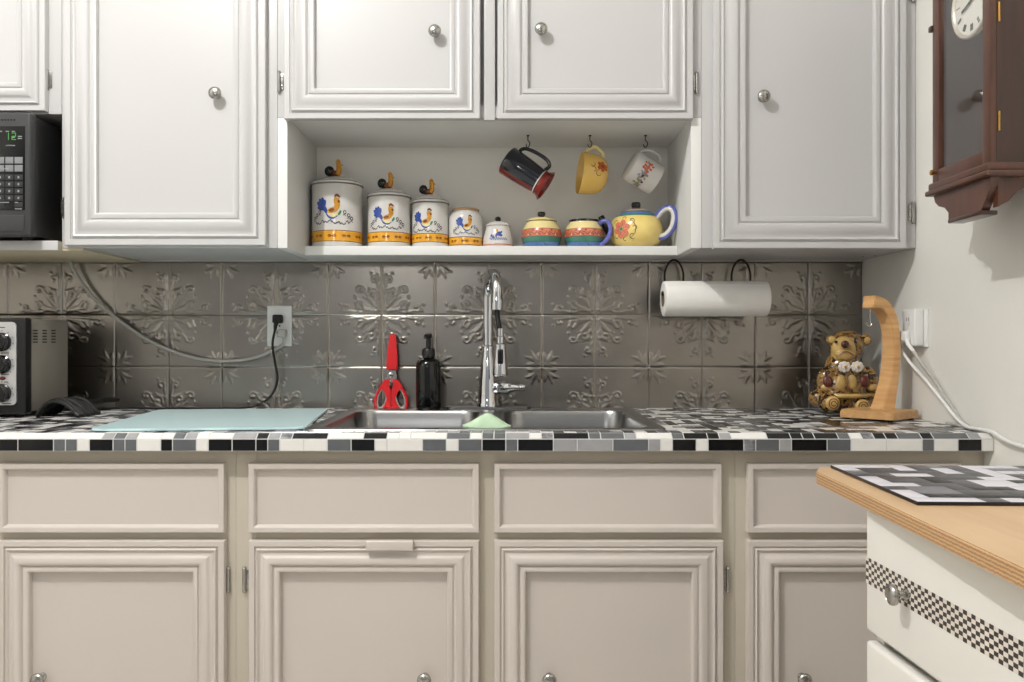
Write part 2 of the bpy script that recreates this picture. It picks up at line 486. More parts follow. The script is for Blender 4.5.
SX0, SX1, SD0, SD1 = -.452, .335, .016, .600      # sink outline
LIP = .655
bm = BM()
P_ = .0247
ncol = 111
xs = [XR - .0008 - P_ * i for i in range(ncol, -1, -1)]
prof = [(-LIP, CT - .0355), (-LIP, CT - .0090), (-LIP + .012, CT - .0016)]
prof = [(-LIP, CT - .0372), (-LIP, CT - .0118), (-LIP + .0165, CT - .0008)] + [(-LIP + .0165 + .02536 * i, CT - .0008) for i in range(1, 26)]
prof[-1] = (-.0045, CT - .0008)
mosaic(bm, xs, prof, random.Random(11), hole=lambda x, y, r: SX0 + .02 < x < SX1 - .02 and -SD1 + .02 < y < -SD0 - .005, first_rows=2)
top = obj('worktop', bm, [M[k] for k in TM], None, 30)
tag(top, 'long kitchen worktop covered in black, white and grey mosaic tiles', 'worktop')
bm = BM(); box(bm, xs[0], XR - .001, -LIP + .003, -.001 - .62, CT - .036, CT - .0135)
box(bm, xs[0], XR - .001, -LIP + .004, -.62, CT - .0374, CT - .030)
obj('substrate', bm, M['frame_low'], top)

# ------------------------------------------------------------------ base cabinets
FB = .62                                   # face of the base frames

def base_unit(x0, x1, label, doors, drawers):
    root = thing('base_cabinet', label, 'cabinet', ((x0 + x1) / 2, -.31, 0), 'base cabinets under the worktop')
    bm = BM()
    side = [(-FB + .02, .10), (-FB + .02, CT - .037), (-.01, CT - .037), (-.01, 0), (-.55, 0), (-.55, .10)]
    for a in (x0 + .001, x1 - .019): prism(bm, side, a, a + .018, 'x')
    box(bm, x0 + .018, x1 - .018, -FB + .02, -.012, .10, .118); box(bm, x0 + .018, x1 - .018, -.012, -.004, .10, CT - .04); box(bm, x0 + .018, x1 - .018, -.55, -.535, 0, .10)
    # face frame: outer stiles, rails
    zt = CT - .037
    for a, b in ((x0 + .0002, x0 + .045), (x1 - .045, x1 - .0002)): box(bm, a, b, -FB, -FB + .021, .10, zt, .0006)
    if len(doors) == 2 and x0 > -1: box(bm, X(472, FB), X(500, FB), -FB + .0003, -FB + .021, .10, zt)
    for a, b in ((zt - .055, zt), (H(548, FB), H(526, FB)), (.10, .15)): box(bm, x0 + .04, x1 - .04, -FB + .0006, -FB + .021, a, b)
    obj('carcass', bm, M['frame_low'], root)
    for (p0, p1, kx, hs, clip) in doors:
        d = FB + .02
        a, b = (X(p0, d), X(p1, d)); a = max(a, x0 + .002 if p0 > 0 else -2); bm = BM()
        mitre(bm, a, b, .12, H(541, d), -FB, DOOR)
        dr = obj('door', bm, M['lower'], root)
        if kx is not None: knob(dr, Vector((X(kx, FB + .01), -FB - .007, H(679, FB + .02))), k=.95)
        if hs is not None: hinge(dr, X(hs[0], FB), -FB, H(579, FB), hs[1])
        if clip:
            bm = BM(); q = d + .018
            box(bm, X(365, q), X(413, q), -FB - .034, -FB - .017, H(552, q), H(541.5, q), .0035, seg=3); obj('latch', bm, M['lower'], dr)
    for p0, p1 in drawers:
        d = FB + .018; bm = BM(); mitre(bm, X(p0, d), X(p1, d), H(533, d), H(463.5, d), -FB, DRAWER)
        obj('drawer_front', bm, M['lower'], root)
    return root


b1, b2 = X(236, FB), X(735, FB)
base_unit(-1.72, b1, 'cream base cabinet at the left end, door hinged on its right side', [(-215, -14, None, None, False), (-3, 224, 42, (229, -1), False)], [(-215, -14), (-3, 224)])
base_unit(b1, b2, 'cream double-door sink base cabinet directly under the steel sink', [(248, 479, 425, (245, 1), True), (494, 724, 549, (727.5, -1), False)], [(248, 479), (494, 722)])
base_unit(b2, XR - .001, 'cream base cabinet in the right corner behind the plywood-topped drawer cart', [(748, 962, 802, None, False)], [(748, 962)])

# ------------------------------------------------------------------ upper cabinets
FU = .32; DU = .345; ZB = CZ + .2303; ZTOP = 2.36
xa, xb, xc = -1.114, -.5805, .4690
NL, NR_, NZ = -.556, .4435, CZ + .552


def upper_door(root, p0, p1, py, k, kn, hg=(), profk=1.1):
    bm = BM(); mitre(bm, X(p0, DU), X(p1, DU), H(py, DU), ZTOP - .03, -FU, scaled(DOOR, profk))
    d = obj('door', bm, M['upper'], root)
    if kn: knob(d, Vector((X(kn[0], FU + .02), -FU - .007, H(kn[1], FU + .02))))
    for h in hg: hinge(d, X(h[0], FU), -FU, H(h[1], FU), h[2])
    return d


def frame_box(bm, x0, x1, z0, y1=-.002):
    box(bm, x0, x1, -FU + .02, y1, z0, ZTOP)
    for a, b in ((x0, x0 + .04), (x1 - .04, x1)): box(bm, a, b, -FU, -FU + .021, z0, ZTOP, .0012)
    box(bm, x0 + .035, x1 - .035, -FU + .0005, -FU + .021, z0, z0 + .03); box(bm, x0 + .035, x1 - .035, -FU + .0005, -FU + .021, ZTOP - .05, ZTOP)


# left short cabinet over the microwave, with the shelf the microwave stands on
r = thing('wall_cabinet', 'short white wall cabinet directly above the microwave', 'cabinet', (-1.45, -.16, CZ + .562), 'white wall cabinets')
bm = BM(); frame_box(bm, -1.80, xa - .001, CZ + .562); obj('carcass', bm, M['upper'], r)
upper_door(r, -190, 43.5, 110, 1, None, [(48, 80, 1)], 1.05)
bm = BM(); box(bm, -1.80, xa - .001, -.335, -.002, CZ + .2237, CZ + .2458, .0015); box(bm, xa - .001, -1.063, -.318, -.002, CZ + .2237, CZ + .2298, .001)
obj('microwave_shelf', bm, M['raw'], r)
bm = BM(); box(bm, -1.80, xa + .001, -.342, -.335, CZ + .2225, CZ + .2462, .0015); obj('shelf_edging', bm, M['upper'], r)
bm = BM(); box(bm, -1.80, -1.78, -.32, -.002, CZ + .2458, CZ + .562); obj('side_panel', bm, M['upper'], r)

# left tall cabinet
r = thing('wall_cabinet', 'tall white wall cabinet just right of the microwave with one door', 'cabinet', ((xa + xb) / 2, -.16, ZB), 'white wall cabinets')
bm = BM(); frame_box(bm, xa, xb - .0005, ZB); obj('carcass', bm, M['upper'], r)
upper_door(r, 62.5, 264.5, 245, 1, (216, 94), [(65.5, 208, -1)], 1.2)

# middle cabinet: two doors over an open niche
r = thing('wall_cabinet', 'middle white wall cabinet with two doors above the open display niche', 'cabinet', ((xb + xc) / 2, -.16, ZB), 'white wall cabinets')
bm = BM()
frame_box(bm, xb, xc - .0005, NZ + .001)
obj('carcass', bm, M['upper'], r)
bm = BM(); box(bm, xb, NL, -FU, -.0075, ZB, NZ + .0005, .0012); obj('side_panel', bm, M['niche_lit'], r)
bm = BM(); box(bm, NR_, xc - .0005, -FU, -.0075, ZB, NZ + .0005, .0012); obj('side_panel', bm, M['niche_lit'], r)
bm = BM(); box(bm, xb, xc - .0005, -.0075, -.001, ZB, NZ + .0005); obj('back_panel', bm, M['niche'], r)
bm = BM(); box(bm, NL + .0003, NR_ - .0003, -.152, -.0078, ZB, CZ + .2546, .0015); obj('shelf', bm, M['niche_lit'], r)
bm = BM(); box(bm, NL - .004, NR_ + .004, -FU + .021, -.008, NZ, NZ + .0009); obj('niche_ceiling', bm, M['niche_lit'], r)
SH = CZ + .2546
upper_door(r, 283, 480, 118, 1, (435, 32), [(279.5, 82, 1), (279.5, -20, 1)], 1.12)
upper_door(r, 497.5, 694, 118, 1, (541, 30), [(696.5, 83, -1)], 1.12)
bm = BM(); box(bm, X(484, FU), X(495, FU), -FU - .004, -FU + .01, CZ + .546, ZTOP, .001); obj('centre_stile', bm, M['upper'], r)

# right tall cabinet
r = thing('wall_cabinet', 'tall white wall cabinet in the right corner above the paper towel roll', 'cabinet', ((xc + XR) / 2, -.16, ZB), 'white wall cabinets')
bm = BM(); frame_box(bm, xc, XR - .001, ZB); obj('carcass', bm, M['upper'], r)
upper_door(r, 714.5, 908, 248, 1, (763, 97), [(912.5, 213, -1), (912.5, -8, -1)], 1.18)
for qx, qy in ((860, 257), (869, 254.5), (880, 254.5)):
    bm = BM(); lathe(bm, [(0, -.0008), (.0022, -.0006), (.0022, .001)], (X(qx, .1), -.12 - .02 * (qx - 860) / 10, ZB - .0003), 8); obj('screw_head', bm, M['wire'], r)

# ------------------------------------------------------------------ sink
root = thing('sink', 'stainless steel double-basin sink set into the mosaic worktop', 'sink', ((SX0 + SX1) / 2, -.31, CT))


def rrect(x0, x1, y0, y1, r, n=6):
    out = []
    for cx, cy, a in ((x1 - r, y1 - r, 0), (x0 + r, y1 - r, 90), (x0 + r, y0 + r, 180), (x1 - r, y0 + r, 270)):
        for i in range(n + 1):
            t = math.radians(a + 90 * i / n); out.append((cx + r * math.cos(t), cy + r * math.sin(t)))
    return out


def sink():
    bm = BM(); z = CT + .0028
    outer = [rrect(SX0 + i, SX1 - i, -SD1 + i, -SD0 - i, .03) for i in (0, .001, .006)]
    zs = [CT + .0002, CT + .0022, z]
    rings = [[bm.verts.new((p[0], p[1], zz)) for p in o] for o, zz in zip(outer, zs)]
    for a, b in zip(rings, rings[1:]):
        for i in range(len(a)): bm.faces.new((a[i], a[(i + 1) % len(a)], b[(i + 1) % len(a)], b[i]))
    edges = [bm.edges.get((rings[-1][i], rings[-1][(i + 1) % len(rings[-1])])) for i in range(len(rings[-1]))]
    for x0, x1 in ((SX0 + .028, -.082), (-.028, SX1 - .028)):
        y0, y1 = -SD1 + .030, -.108
        prev = None
        for ins, zz, rr in ((0, z, .055), (.004, z - .002, .053), (.008, z - .010, .05), (.012, z - .06, .05), (.016, z - .17, .05), (.03, z - .185, .045), (.06, z - .188, .03)):
            ring = [bm.verts.new((p[0], p[1], zz)) for p in rrect(x0 + ins, x1 - ins, y0 + ins, y1 - ins, rr)]
            if prev:
                for i in range(len(ring)): bm.faces.new((prev[i], prev[(i + 1) % len(ring)], ring[(i + 1) % len(ring)], ring[i]))
            else: edges += [bm.edges.new((ring[i], ring[(i + 1) % len(ring)])) for i in range(len(ring))]
            prev = ring
        bm.faces.new(prev)
    bmesh.ops.triangle_fill(bm, edges=edges, use_beauty=True)
    return bm


obj('basin', sink(), M['steel'], root, 35)
for x in (-.25, .14):
    bm = BM(); lathe(bm, [(0, -.1845 + CT), (.02, -.1845 + CT), (.026, -.1838 + CT), (.04, -.1815 + CT), (.043, -.1838 + CT)], (x, -.33, 0), 28); obj('drain', bm, M['chrome'], root)

# faucet
DZ = CT + .0032
fx, fd = -.0665, .062
root = thing('faucet', 'chrome pull-down kitchen faucet with a tall arched neck behind the sink', 'faucet', (fx, -fd, DZ))
bm = BM(); prism(bm, rrect(X(446, .06), X(531, .06), -fd - .030, -fd + .030, .028), DZ, DZ + .006, 'z')
bmesh.ops.bevel(bm, geom=[e for e in bm.edges if all(v.co.z > DZ + .005 for v in e.verts)], offset=.003, segments=2, affect='EDGES')
obj('deck_plate', bm, M['steel'], root)
bm = BM(); z0 = DZ + .006
lathe(bm, [(.031, z0), (.031, z0 + .006), (.0285, z0 + .012), (.0275, z0 + .03), (.0255, z0 + .07), (.021, z0 + .115), (.0172, z0 + .155), (.0165, z0 + .158), (.0165, z0 + .168), (.0142, z0 + .170), (.0140, z0 + .18)], (fx, -fd, 0), 32)
obj('body', bm, M['chrome'], root)
bm = BM(); pts = [Vector((fx, -fd, z0 + .17)), Vector((fx, -fd, 1.17))]
ex, ed = X(497, .19), .19
ztop = 1.227
for i in range(0, 13):
    t = PI * i / 12; s = (1 - math.cos(t)) / 2
    pts.append(Vector((fx + (ex - fx) * s, -(fd + (ed - fd) * s), ztop + .062 * math.sin(t))))
tube(bm, pts, [.0140] * 9 + [.0142], 20); obj('neck', bm, M['chrome'], root)
bm = BM(); lathe(bm, [(.0, 1.188), (.0105, 1.188), (.0158, 1.189), (.0160, 1.20), (.0158, 1.222), (.0145, 1.232), (.0140, 1.236)], (ex, -ed, 0), 28); obj('spout_collar', bm, M['chrome'], root)
bm = BM(); hx = X(500.5, .195)
tube(bm, [(ex, -ed, 1.192), (ex + .002, -.192, 1.165), (hx - .002, -.195, 1.138)], .0066, 14, smooth=6); obj('hose', bm, M['rubber'], root)
bm = BM(); c = (hx, -.197, 0)
lathe(bm, [(.0, 1.016), (.014, 1.014), (.0205, 1.016), (.0212, 1.024), (.0190, 1.045), (.0165, 1.070), (.0150, 1.088), (.0148, 1.098), (.0105, 1.101), (.0100, 1.118), (.0080, 1.120), (.0080, 1.140), (0, 1.141)], c, 28)
hd = obj('spray_head', bm, M['chrome'], root)
bm = BM(); box(bm, hx - .0075, hx + .0075, -.197 - .0205, -.197 - .008, 1.046, 1.086, .005, seg=3); obj('spray_button', bm, M['gloss_black'], hd)
bm = BM(); q = Matrix.Rotation(PI / 2, 4, 'Y'); hz = H(387.5, .075)
lathe(bm, [(0, 0), (.0180, 0), (.0195, .002), (.0195, .014), (.0175, .016), (.0175, .018), (.0195, .020), (.0195, .040), (.0165, .045), (.0135, .052), (.0105, .064), (.0085, .072), (.0090, .078), (.0102, .082), (.0090, .088), (0, .090)], (X(493, .075), -.072, hz), 28, q)
obj('handle', bm, M['chrome'], root)

# soap dispenser
sx, sd = X(428.5, .07), .07
root = thing('soap_dispenser', 'glossy black pump soap bottle standing left of the faucet', 'soap bottle', (sx, -sd, DZ))
bm = BM(); lathe(bm, [(0, DZ), (.031, DZ), (.0345, DZ + .004), (.0350, DZ + .012), (.0350, DZ + .118), (.0335, DZ + .128), (.028, DZ + .136), (.019, DZ + .1395), (.0165, DZ + .142), (.0160, DZ + .150), (0, DZ + .150)], (sx, -sd, 0), 40)
obj('bottle', bm, M['gloss_black'], root)
bm = BM(); lathe(bm, [(.0, DZ + .146), (.0185, DZ + .146), (.0185, DZ + .163), (.0165, DZ + .167), (.010, DZ + .170), (.0075, DZ + .172), (.0065, DZ + .196), (.009, DZ + .199), (.0095, DZ + .206), (.008, DZ + .209), (0, DZ + .210)], (sx, -sd, 0), 28)
tube(bm, [(sx, -sd, DZ + .203), (sx - .004, -sd - .03, DZ + .203), (sx - .005, -sd - .042, DZ + .197)], [.006, .005, .004], 10, smooth=4)
obj('pump', bm, M['black'], root)

# kitchen scissors
d = .03
root = thing('scissors', 'red-handled kitchen scissors in a red blade cover, propped upright against the tiles', 'scissors', (X(392, d), -d, DZ))
def SP(x, y): p = W(360 + x / 4.26, 260 + y / 4.26, d); return (p.x, p.z)
bm = BM(); prism(bm, [SP(*p) for p in ((114, 470), (112, 455), (117, 400), (124, 345), (128, 322), (134, 314), (144, 313), (150, 320), (155, 350), (159, 410), (161, 455), (158, 470))], -d - .006, -d + .006)
bmesh.ops.bevel(bm, geom=[e for e in bm.edges if abs(e.verts[0].co.y - e.verts[1].co.y) < 1e-6], offset=.003, segments=2, affect='EDGES')
obj('blade_cover', bm, M['red'], root)
bm = BM(); prism(bm, [SP(*p) for p in ((120, 468), (152, 468), (158, 500), (150, 520), (126, 520), (112, 500))], -d - .003, -d + .003)
lathe(bm, [(0, 0), (.007, 0), (.007, .002), (.004, .004), (0, .0045)], (SP(131, 489)[0], -d - .003, SP(131, 489)[1]), 18, Matrix.Rotation(PI / 2, 4, 'X'))
obj('blades', bm, M['nickel'], root)
for s, c0 in ((-1, 94), (1, 172)):
    bm = BM(); pts = []; pin = []
    for i in range(36):
        t = 2 * PI * i / 36
        a, b = 27 * math.cos(t), 50 * math.sin(t); tl = s * .16
        x_, y_ = c0 + a * math.cos(tl) + b * math.sin(tl) * -1, 590 - (a * math.sin(tl) * -1 + b * math.cos(tl)); p = SP(x_, y_); pts.append((p[0], -d, p[1]))
        a, b = 20 * math.cos(t), 42 * math.sin(t); x_, y_ = c0 + a * math.cos(tl) - b * math.sin(tl), 590 - (-a * math.sin(tl) + b * math.cos(tl)); p = SP(x_, y_); pin.append((p[0], -d, p[1]))
    tube(bm, pts, .0048, 10, closed=True, up=(0, 1, 0))
    w = [(133 - s * -2, 505), (133 + s * 28, 510), (133 + s * 50, 540), (133 + s * 30, 560), (133 + s * 17, 590), (133 + s * 22, 640), (133 + s * 16, 648), (133 + s * 1.0, 648), (133 + s * 1.0, 556), (133 + s * 9, 535), (133 + s * 8, 520)]
    prism(bm, [SP(*p) for p in w], -d - .0045, -d + .0045)
    h = obj('handle', bm, M['red'], root)
    bm = BM(); tube(bm, pin, .0032, 8, closed=True, up=(0, 1, 0)); obj('finger_lining', bm, M['grey_plastic'], h)

# sponge on the divider
bm = BM(); n1, n2 = 40, 16
sc, sxw, syw = Vector((X(486.5, .545), -.545, CT + .0030)), .054, .034
sp_v = []
for side in (1, 0):
    for j in range(n2 + 1):
        for i in range(n1 + 1):
            u, v = i / n1 * 2 - 1, j / n2 * 2 - 1
            k = math.sqrt(max(0, 1 - v * v * .5)); kk = math.sqrt(max(0, 1 - u * u * .3))
            e = max(0., (1 - abs(u) ** 1.5)) ** 1.35 * max(0, 1 - abs(v) ** 6) ** .5
            z = (.003 + e * (.0235 + .004 * math.sin(u * 2.2 + .8)) * (1 - .1 * v)) if side else .0
            sp_v.append(bm.verts.new(sc + Vector((u * sxw * k, v * syw * kk - .006 * u, z))))
N_ = (n1 + 1) * (n2 + 1)
for s in (0, 1):
    for j in range(n2):
        for i in range(n1):
            a = s * N_ + j * (n1 + 1) + i; bm.faces.new([sp_v[q] for q in (a, a + 1, a + n1 + 2, a + n1 + 1)])
bord = [i for i in range(n1 + 1)] + [(j + 1) * (n1 + 1) - 1 for j in range(1, n2 + 1)] + [n2 * (n1 + 1) + i for i in range(n1 - 1, -1, -1)] + [j * (n1 + 1) for j in range(n2 - 1, 0, -1)]
for a, b in zip(bord, bord[1:] + bord[:1]): bm.faces.new((sp_v[a], sp_v[b], sp_v[N_ + b], sp_v[N_ + a]))
tag(obj('sponge', bm, M['sponge'], None, 60, at=sc), 'pale green sponge lying on the divider between the sink basins', 'sponge')

# glass cutting board
bm = BM()
cs = [W(161, 412, .134), W(329, 410.4, .085), W(303, 432.3, .635), W(94, 431, .61)]
cs = [Vector((-.955, -.128)), Vector((-.507, -.085)), Vector((-.4445, -.592)), Vector((-.892, -.628))]
def roundpoly(c, r, n=5):
    out = []
    for i in range(len(c)):
        p, a, b = c[i], c[i - 1], c[(i + 1) % len(c)]
        u, v = (a - p).normalized(), (b - p).normalized(); q0, q1 = p + u * r, p + v * r
        for k in range(n + 1):
            t = k / n; out.append(q0 * (1 - t) ** 2 + p * 2 * t * (1 - t) + q1 * t * t)
    return out
prism(bm, [(p.x, p.y) for p in roundpoly(cs, .02)], CT + .0015, CT + .0065, 'z')
bmesh.ops.bevel(bm, geom=[e for e in bm.edges if abs(e.verts[0].co.z - e.verts[1].co.z) < 1e-6], offset=.0012, segments=2, affect='EDGES')
root = tag(obj('cutting_board', bm, M['glass_board'], None, at=(-.7, -.36, CT)), 'pale aqua glass cutting board lying on the worktop left of the sink', 'cutting board')
for p in cs:
    bm = BM(); c = p + (Vector((-.7, -.36)) - p).normalized() * .04; lathe(bm, [(0, CT + .0002), (.006, CT + .0002), (.006, CT + .0016), (0, CT + .0016)], (c.x, c.y, 0), 12)
    obj('foot', bm, M['white_plastic'], root)

# ------------------------------------------------------------------ microwave
root = thing('microwave', 'charcoal microwave on the shelf at the left edge, control panel showing', 'microwave', (-1.42, -.2, CZ + .2462))
x1 = -1.147; x0 = -1.66; z0, z1 = CZ + .2505, CZ + .545; fy = -.40
bm = BM(); box(bm, x0 + .005, x1 - .004, -.372, -.03, z0 + .004, z1 - .004, .003); obj('cabinet', bm, M['mw_side'], root)
bm = BM(); box(bm, x0, x1, fy, -.371, z0, z1, .006, seg=3); fr = obj('front_frame', bm, M['mw_dark'], root)
pd = .402
bm = BM(); box(bm, x0 + .02, X(-42, pd), fy - .006, fy + .002, z0 + .015, z1 - .025, .004); dr = obj('door', bm, M['gloss_black'], root)
bm = BM(); tube(bm, [(X(-46, pd), fy - .005, z0 + .03), (X(-46, pd), fy - .03, z0 + .05), (X(-46, pd), fy - .03, z1 - .06), (X(-46, pd), fy - .005, z1 - .04)], .008, 12); obj('handle', bm, M['mw_dark'], dr)
bm = BM(); box(bm, X(-38, pd), X(24.5, pd), fy - .0015, fy + .002, H(210, pd), H(126, pd), .001); pn = obj('control_panel', bm, M['mw_panel'], root)
bm = BM(); box(bm, X(-38, pd), X(24, pd), fy - .0025, fy + .002, H(231, pd), H(215, pd), .002); obj('door_button', bm, M['mw_dark'], root)
bm = BM()
for r_ in range(2):
    for c in range(4):
        xx = -13 + c * 9.2; box(bm, X(xx, pd), X(xx + 8, pd), fy - .0028, fy - .001, H(157 + r_ * 8 + 6.5, pd), H(157 + r_ * 8, pd), .0006)
obj('pale_button', bm, M['btn'], pn)['kind'] = 'stuff'
bm = BM(); bl = BM()
for r_ in range(5):
    for c in range(4):
        xx, yy = -13 + c * 9.2, 175 + r_ * 6.9 - (0 if r_ < 4 else 0)
        if r_ < 4 or c in (1, 3): box(bm, X(xx, pd), X(xx + 8, pd), fy - .0026, fy - .001, H(yy + 5, pd), H(yy - .4, pd), .0006)
        if r_ < 4:
            box(bl, X(xx + 3.2, pd), X(xx + 4.8, pd), fy - .0030, fy - .0024, H(yy + 3.4, pd), H(yy + 1.2, pd))
obj('number_key', bm, M['btn_dark'], pn)['kind'] = 'stuff'
for xx, w_, yy in ((-8, 4, 168.5), (3, 6, 168.5), (-10, 5, 161.5), (8, 4, 145), (12, 3, 137), (6, 3, 131), (12, 3, 131), (0, 2, 131), (6, 9, 145.2), (18, 4, 136), (18, 4, 138), (0, 9, 202), (15, 3, 202), (15, 7, 208.5)):
    box(bl, X(xx, pd), X(xx + w_, pd), fy - .0031, fy - .0014, H(yy + .8, pd), H(yy, pd))
obj('printed_legend', bl, M['legend'], pn)['kind'] = 'stuff'
bm = BM()
def digit(bm, px_, py_, segs, w=3.6, h=6.5):
    for a, b, c, d_ in [((0, 0, 1, 0), (1, 0, 1, .5), (1, .5, 1, 1), (0, 1, 1, 1), (0, .5, 0, 1), (0, 0, 0, .5), (0, .5, 1, .5))[s] for s in segs]:
        xx0, xx1 = px_ + a * w, px_ + c * w; yy0, yy1 = py_ + b * h, py_ + d_ * h
        box(bm, X(xx0 - .35, pd), X(xx1 + .35, pd), fy - .0026, fy - .0012, H(yy1 + .35, pd), H(yy0 - .35, pd))
digit(bm, 5, 133, (1, 2)); digit(bm, 12, 133, (0, 1, 3, 4, 6))
obj('display_digits', bm, M['digits'], pn)
bm = BM()
for i in range(7): box(bm, X(-5 + i * 3, pd), X(-3.3 + i * 3, pd), fy - .0008, fy + .001, H(120.5, pd), H(119, pd))
obj('raised_lettering', bm, M['gloss_black'], root)
for x in (x0 + .04, x1 - .04):
    for y in (-.34, -.07):
        bm = BM(); lathe(bm, [(0, CZ + .2464), (.012, CZ + .2464), (.012, z0 + .005), (0, z0 + .005)], (x, y, 0), 14); obj('foot', bm, M['rubber'], root)

# ------------------------------------------------------------------ toaster oven
td = .307; x1 = X(24.5, td); x0 = x1 - .40; z0, z1 = CT + .012, CZ + .057
root = thing('toaster_oven', 'toaster oven at the left edge of the worktop, three dark dials on a silver face', 'toaster oven', ((x0 + x1) / 2, -.2, CT))
bm = BM(); box(bm, x0, x1 - .001, -td + .028, -.10, z0 + .002, z1 - .001, .004); obj('shell', bm, M['toaster_side'], root)
bm = BM(); box(bm, x0 - .003, x1 + .002, -td, -td + .03, z0 - .004, z1 + .001, .005, seg=3); obj('front_bezel', bm, M['black'], root)
bm = BM(); prism(bm, rrect(X(-24, td), X(17, td), H(405, td), H(322, td), .012), -td - .004, -td + .002, 'y'); fp = obj('control_face', bm, M['toaster_face'], root)
bm = BM(); box(bm, x0 + .012, X(-29, td), -td - .006, -td + .002, z0 + .012, z1 - .015, .004); dr = obj('glass_door', bm, M['gloss_black'], root)
bm = BM(); tube(bm, [(x0 + .05, -td - .004, z1 - .035), (x0 + .05, -td - .035, z1 - .035), (X(-40, td), -td - .035, z1 - .035), (X(-40, td), -td - .004, z1 - .035)], .006, 10); obj('handle', bm, M['chrome'], dr)
for yy in (342, 364.5, 393):
    bm = BM(); c = W(2.0, yy, td + .004); q = Matrix.Rotation(PI / 2, 4, 'X')
    lathe(bm, [(.0235, 0), (.0235, .003), (.0205, .005), (.0195, .018), (.0175, .020), (0, .0205)], c, 32, q)
    box(bm, c.x - .004, c.x + .004, c.y - .026, c.y - .018, c.z - .017, c.z + .017, .002)
    kn = obj('dial', bm, M['gloss_black'], fp)
    bm = BM(); box(bm, c.x - .0012, c.x + .0012, c.y - .0268, c.y - .0255, c.z + .004, c.z + .016); obj('pointer', bm, M['legend'], kn)
bm = BM()
for yy in (342, 364.5, 393):
    c = W(2.0, yy, td + .004)
    for k in range(9):
        a = math.radians(-130 + k * 32.5) + PI / 2; box(bm, c.x + .028 * math.cos(a) - .0008, c.x + .028 * math.cos(a) + .0008, c.y - .0006, c.y + .0005, c.z + .028 * math.sin(a) - .0014, c.z + .028 * math.sin(a) + .0014)
for xx, yy, w in ((-4, 327, 10), (2, 352.5, 8), (2, 374, 8), (5, 381.5, 4), (3, 403, 9)): box(bm, X(xx, td), X(xx + w, td), -td - .0046, -td - .003, H(yy + .9, td), H(yy, td))
obj('dial_markings', bm, M['ink'], fp)['kind'] = 'stuff'
bm = BM(); ball(bm, W(2.5, 378.3, td + .004), .006, (1.4, .5, .8), 2); obj('indicator_light', bm, M['cer_dkred'], fp)
bm = BM()
for r_ in range(5):
    for c in range(3):
        dd = .258 - c * .042; zc = H(330.5 + r_ * 2.9, dd); box(bm, x1 - .0015, x1 - .0003, -dd - .010, -dd + .010, zc - .0017, zc + .0017)
obj('vent_slots', bm, M['black'], root)['kind'] = 'stuff'
for x in (x0 + .03, x1 - .03):
    for y in (-td + .03, -.12):
        bm = BM(); lathe(bm, [(0, CT), (.010, CT), (.012, z0 + .004), (0, z0 + .004)], (x, y, 0), 14); obj('foot', bm, M['rubber'], root)

# ------------------------------------------------------------------ outlets and cords
root = thing('wall_outlet', 'white duplex outlet on the tin backsplash with a black plug', 'outlet', (X(280, 0), -.004, H(326, 0)))
OX = X(280, .005); OZ = H(326, .005)
bm = BM(); box(bm, OX - .035, OX + .035, -.0115, -.0035, OZ - .058, OZ + .058, .003, seg=3)
pl = obj('cover_plate', bm, M['white_plastic'], root)
for s in (-1, 1):
    bm = BM(); prism(bm, rrect(OX - .017, OX + .017, OZ + s * .0195 - .0145, OZ + s * .0195 + .0145, .008), -.0135, -.011, 'y'); rc = obj('receptacle', bm, M['white_plastic'], root)
    if s < 0:
        bm = BM()
        for dx in (-.0065, .0065): box(bm, OX + dx - .001, OX + dx + .001, -.0139, -.0132, OZ + s * .0195 - .003, OZ + s * .0195 + .006)
        obj('slot', bm, M['black'], rc)
bm = BM(); lathe(bm, [(.0032, 0), (.0025, .001), (0, .0014)], (OX, -.0115, OZ), 12, Matrix.Rotation(PI / 2, 4, 'X')); obj('screw', bm, M['nickel'], root)

pz = OZ + .0195
root = thing('power_cord', 'black power cord running from the wall outlet along the worktop to the toaster oven', 'cord', (OX, -.02, CT))
bm = BM(); box(bm, OX - .013, OX + .013, -.040, -.0136, pz - .012, pz + .012, .005, seg=3); tube(bm, [(OX, -.034, pz - .004), (OX - .003, -.040, pz - .02), (OX - .004, -.040, pz - .032)], [.007, .0055, .004], 10, smooth=4)
obj('plug', bm, M['rubber'], root)
def zc_(py, d): return H(py, d)
bm = BM()
pts = [(OX - .004, -.040, pz - .028), W(272.5, 345, .040), W(275, 362, .038), W(277.5, 378, .036), W(274, 391, .034), W(265, 401, .035), W(252, 406.5, .04),
       (X(236, .05), -.05, CT + .0045), (X(205, .075), -.075, CT + .0052), (X(180, .06), -.06, CT + .0045), (X(165, .055), -.055, CT + .0045), (X(150, .06), -.06, CT + .0045), (X(128, .05), -.05, CT + .0045), (X(104, .055), -.055, CT + .0045)]
tube(bm, pts, .0034, 10, smooth=8); obj('cable', bm, M['rubber'], root)
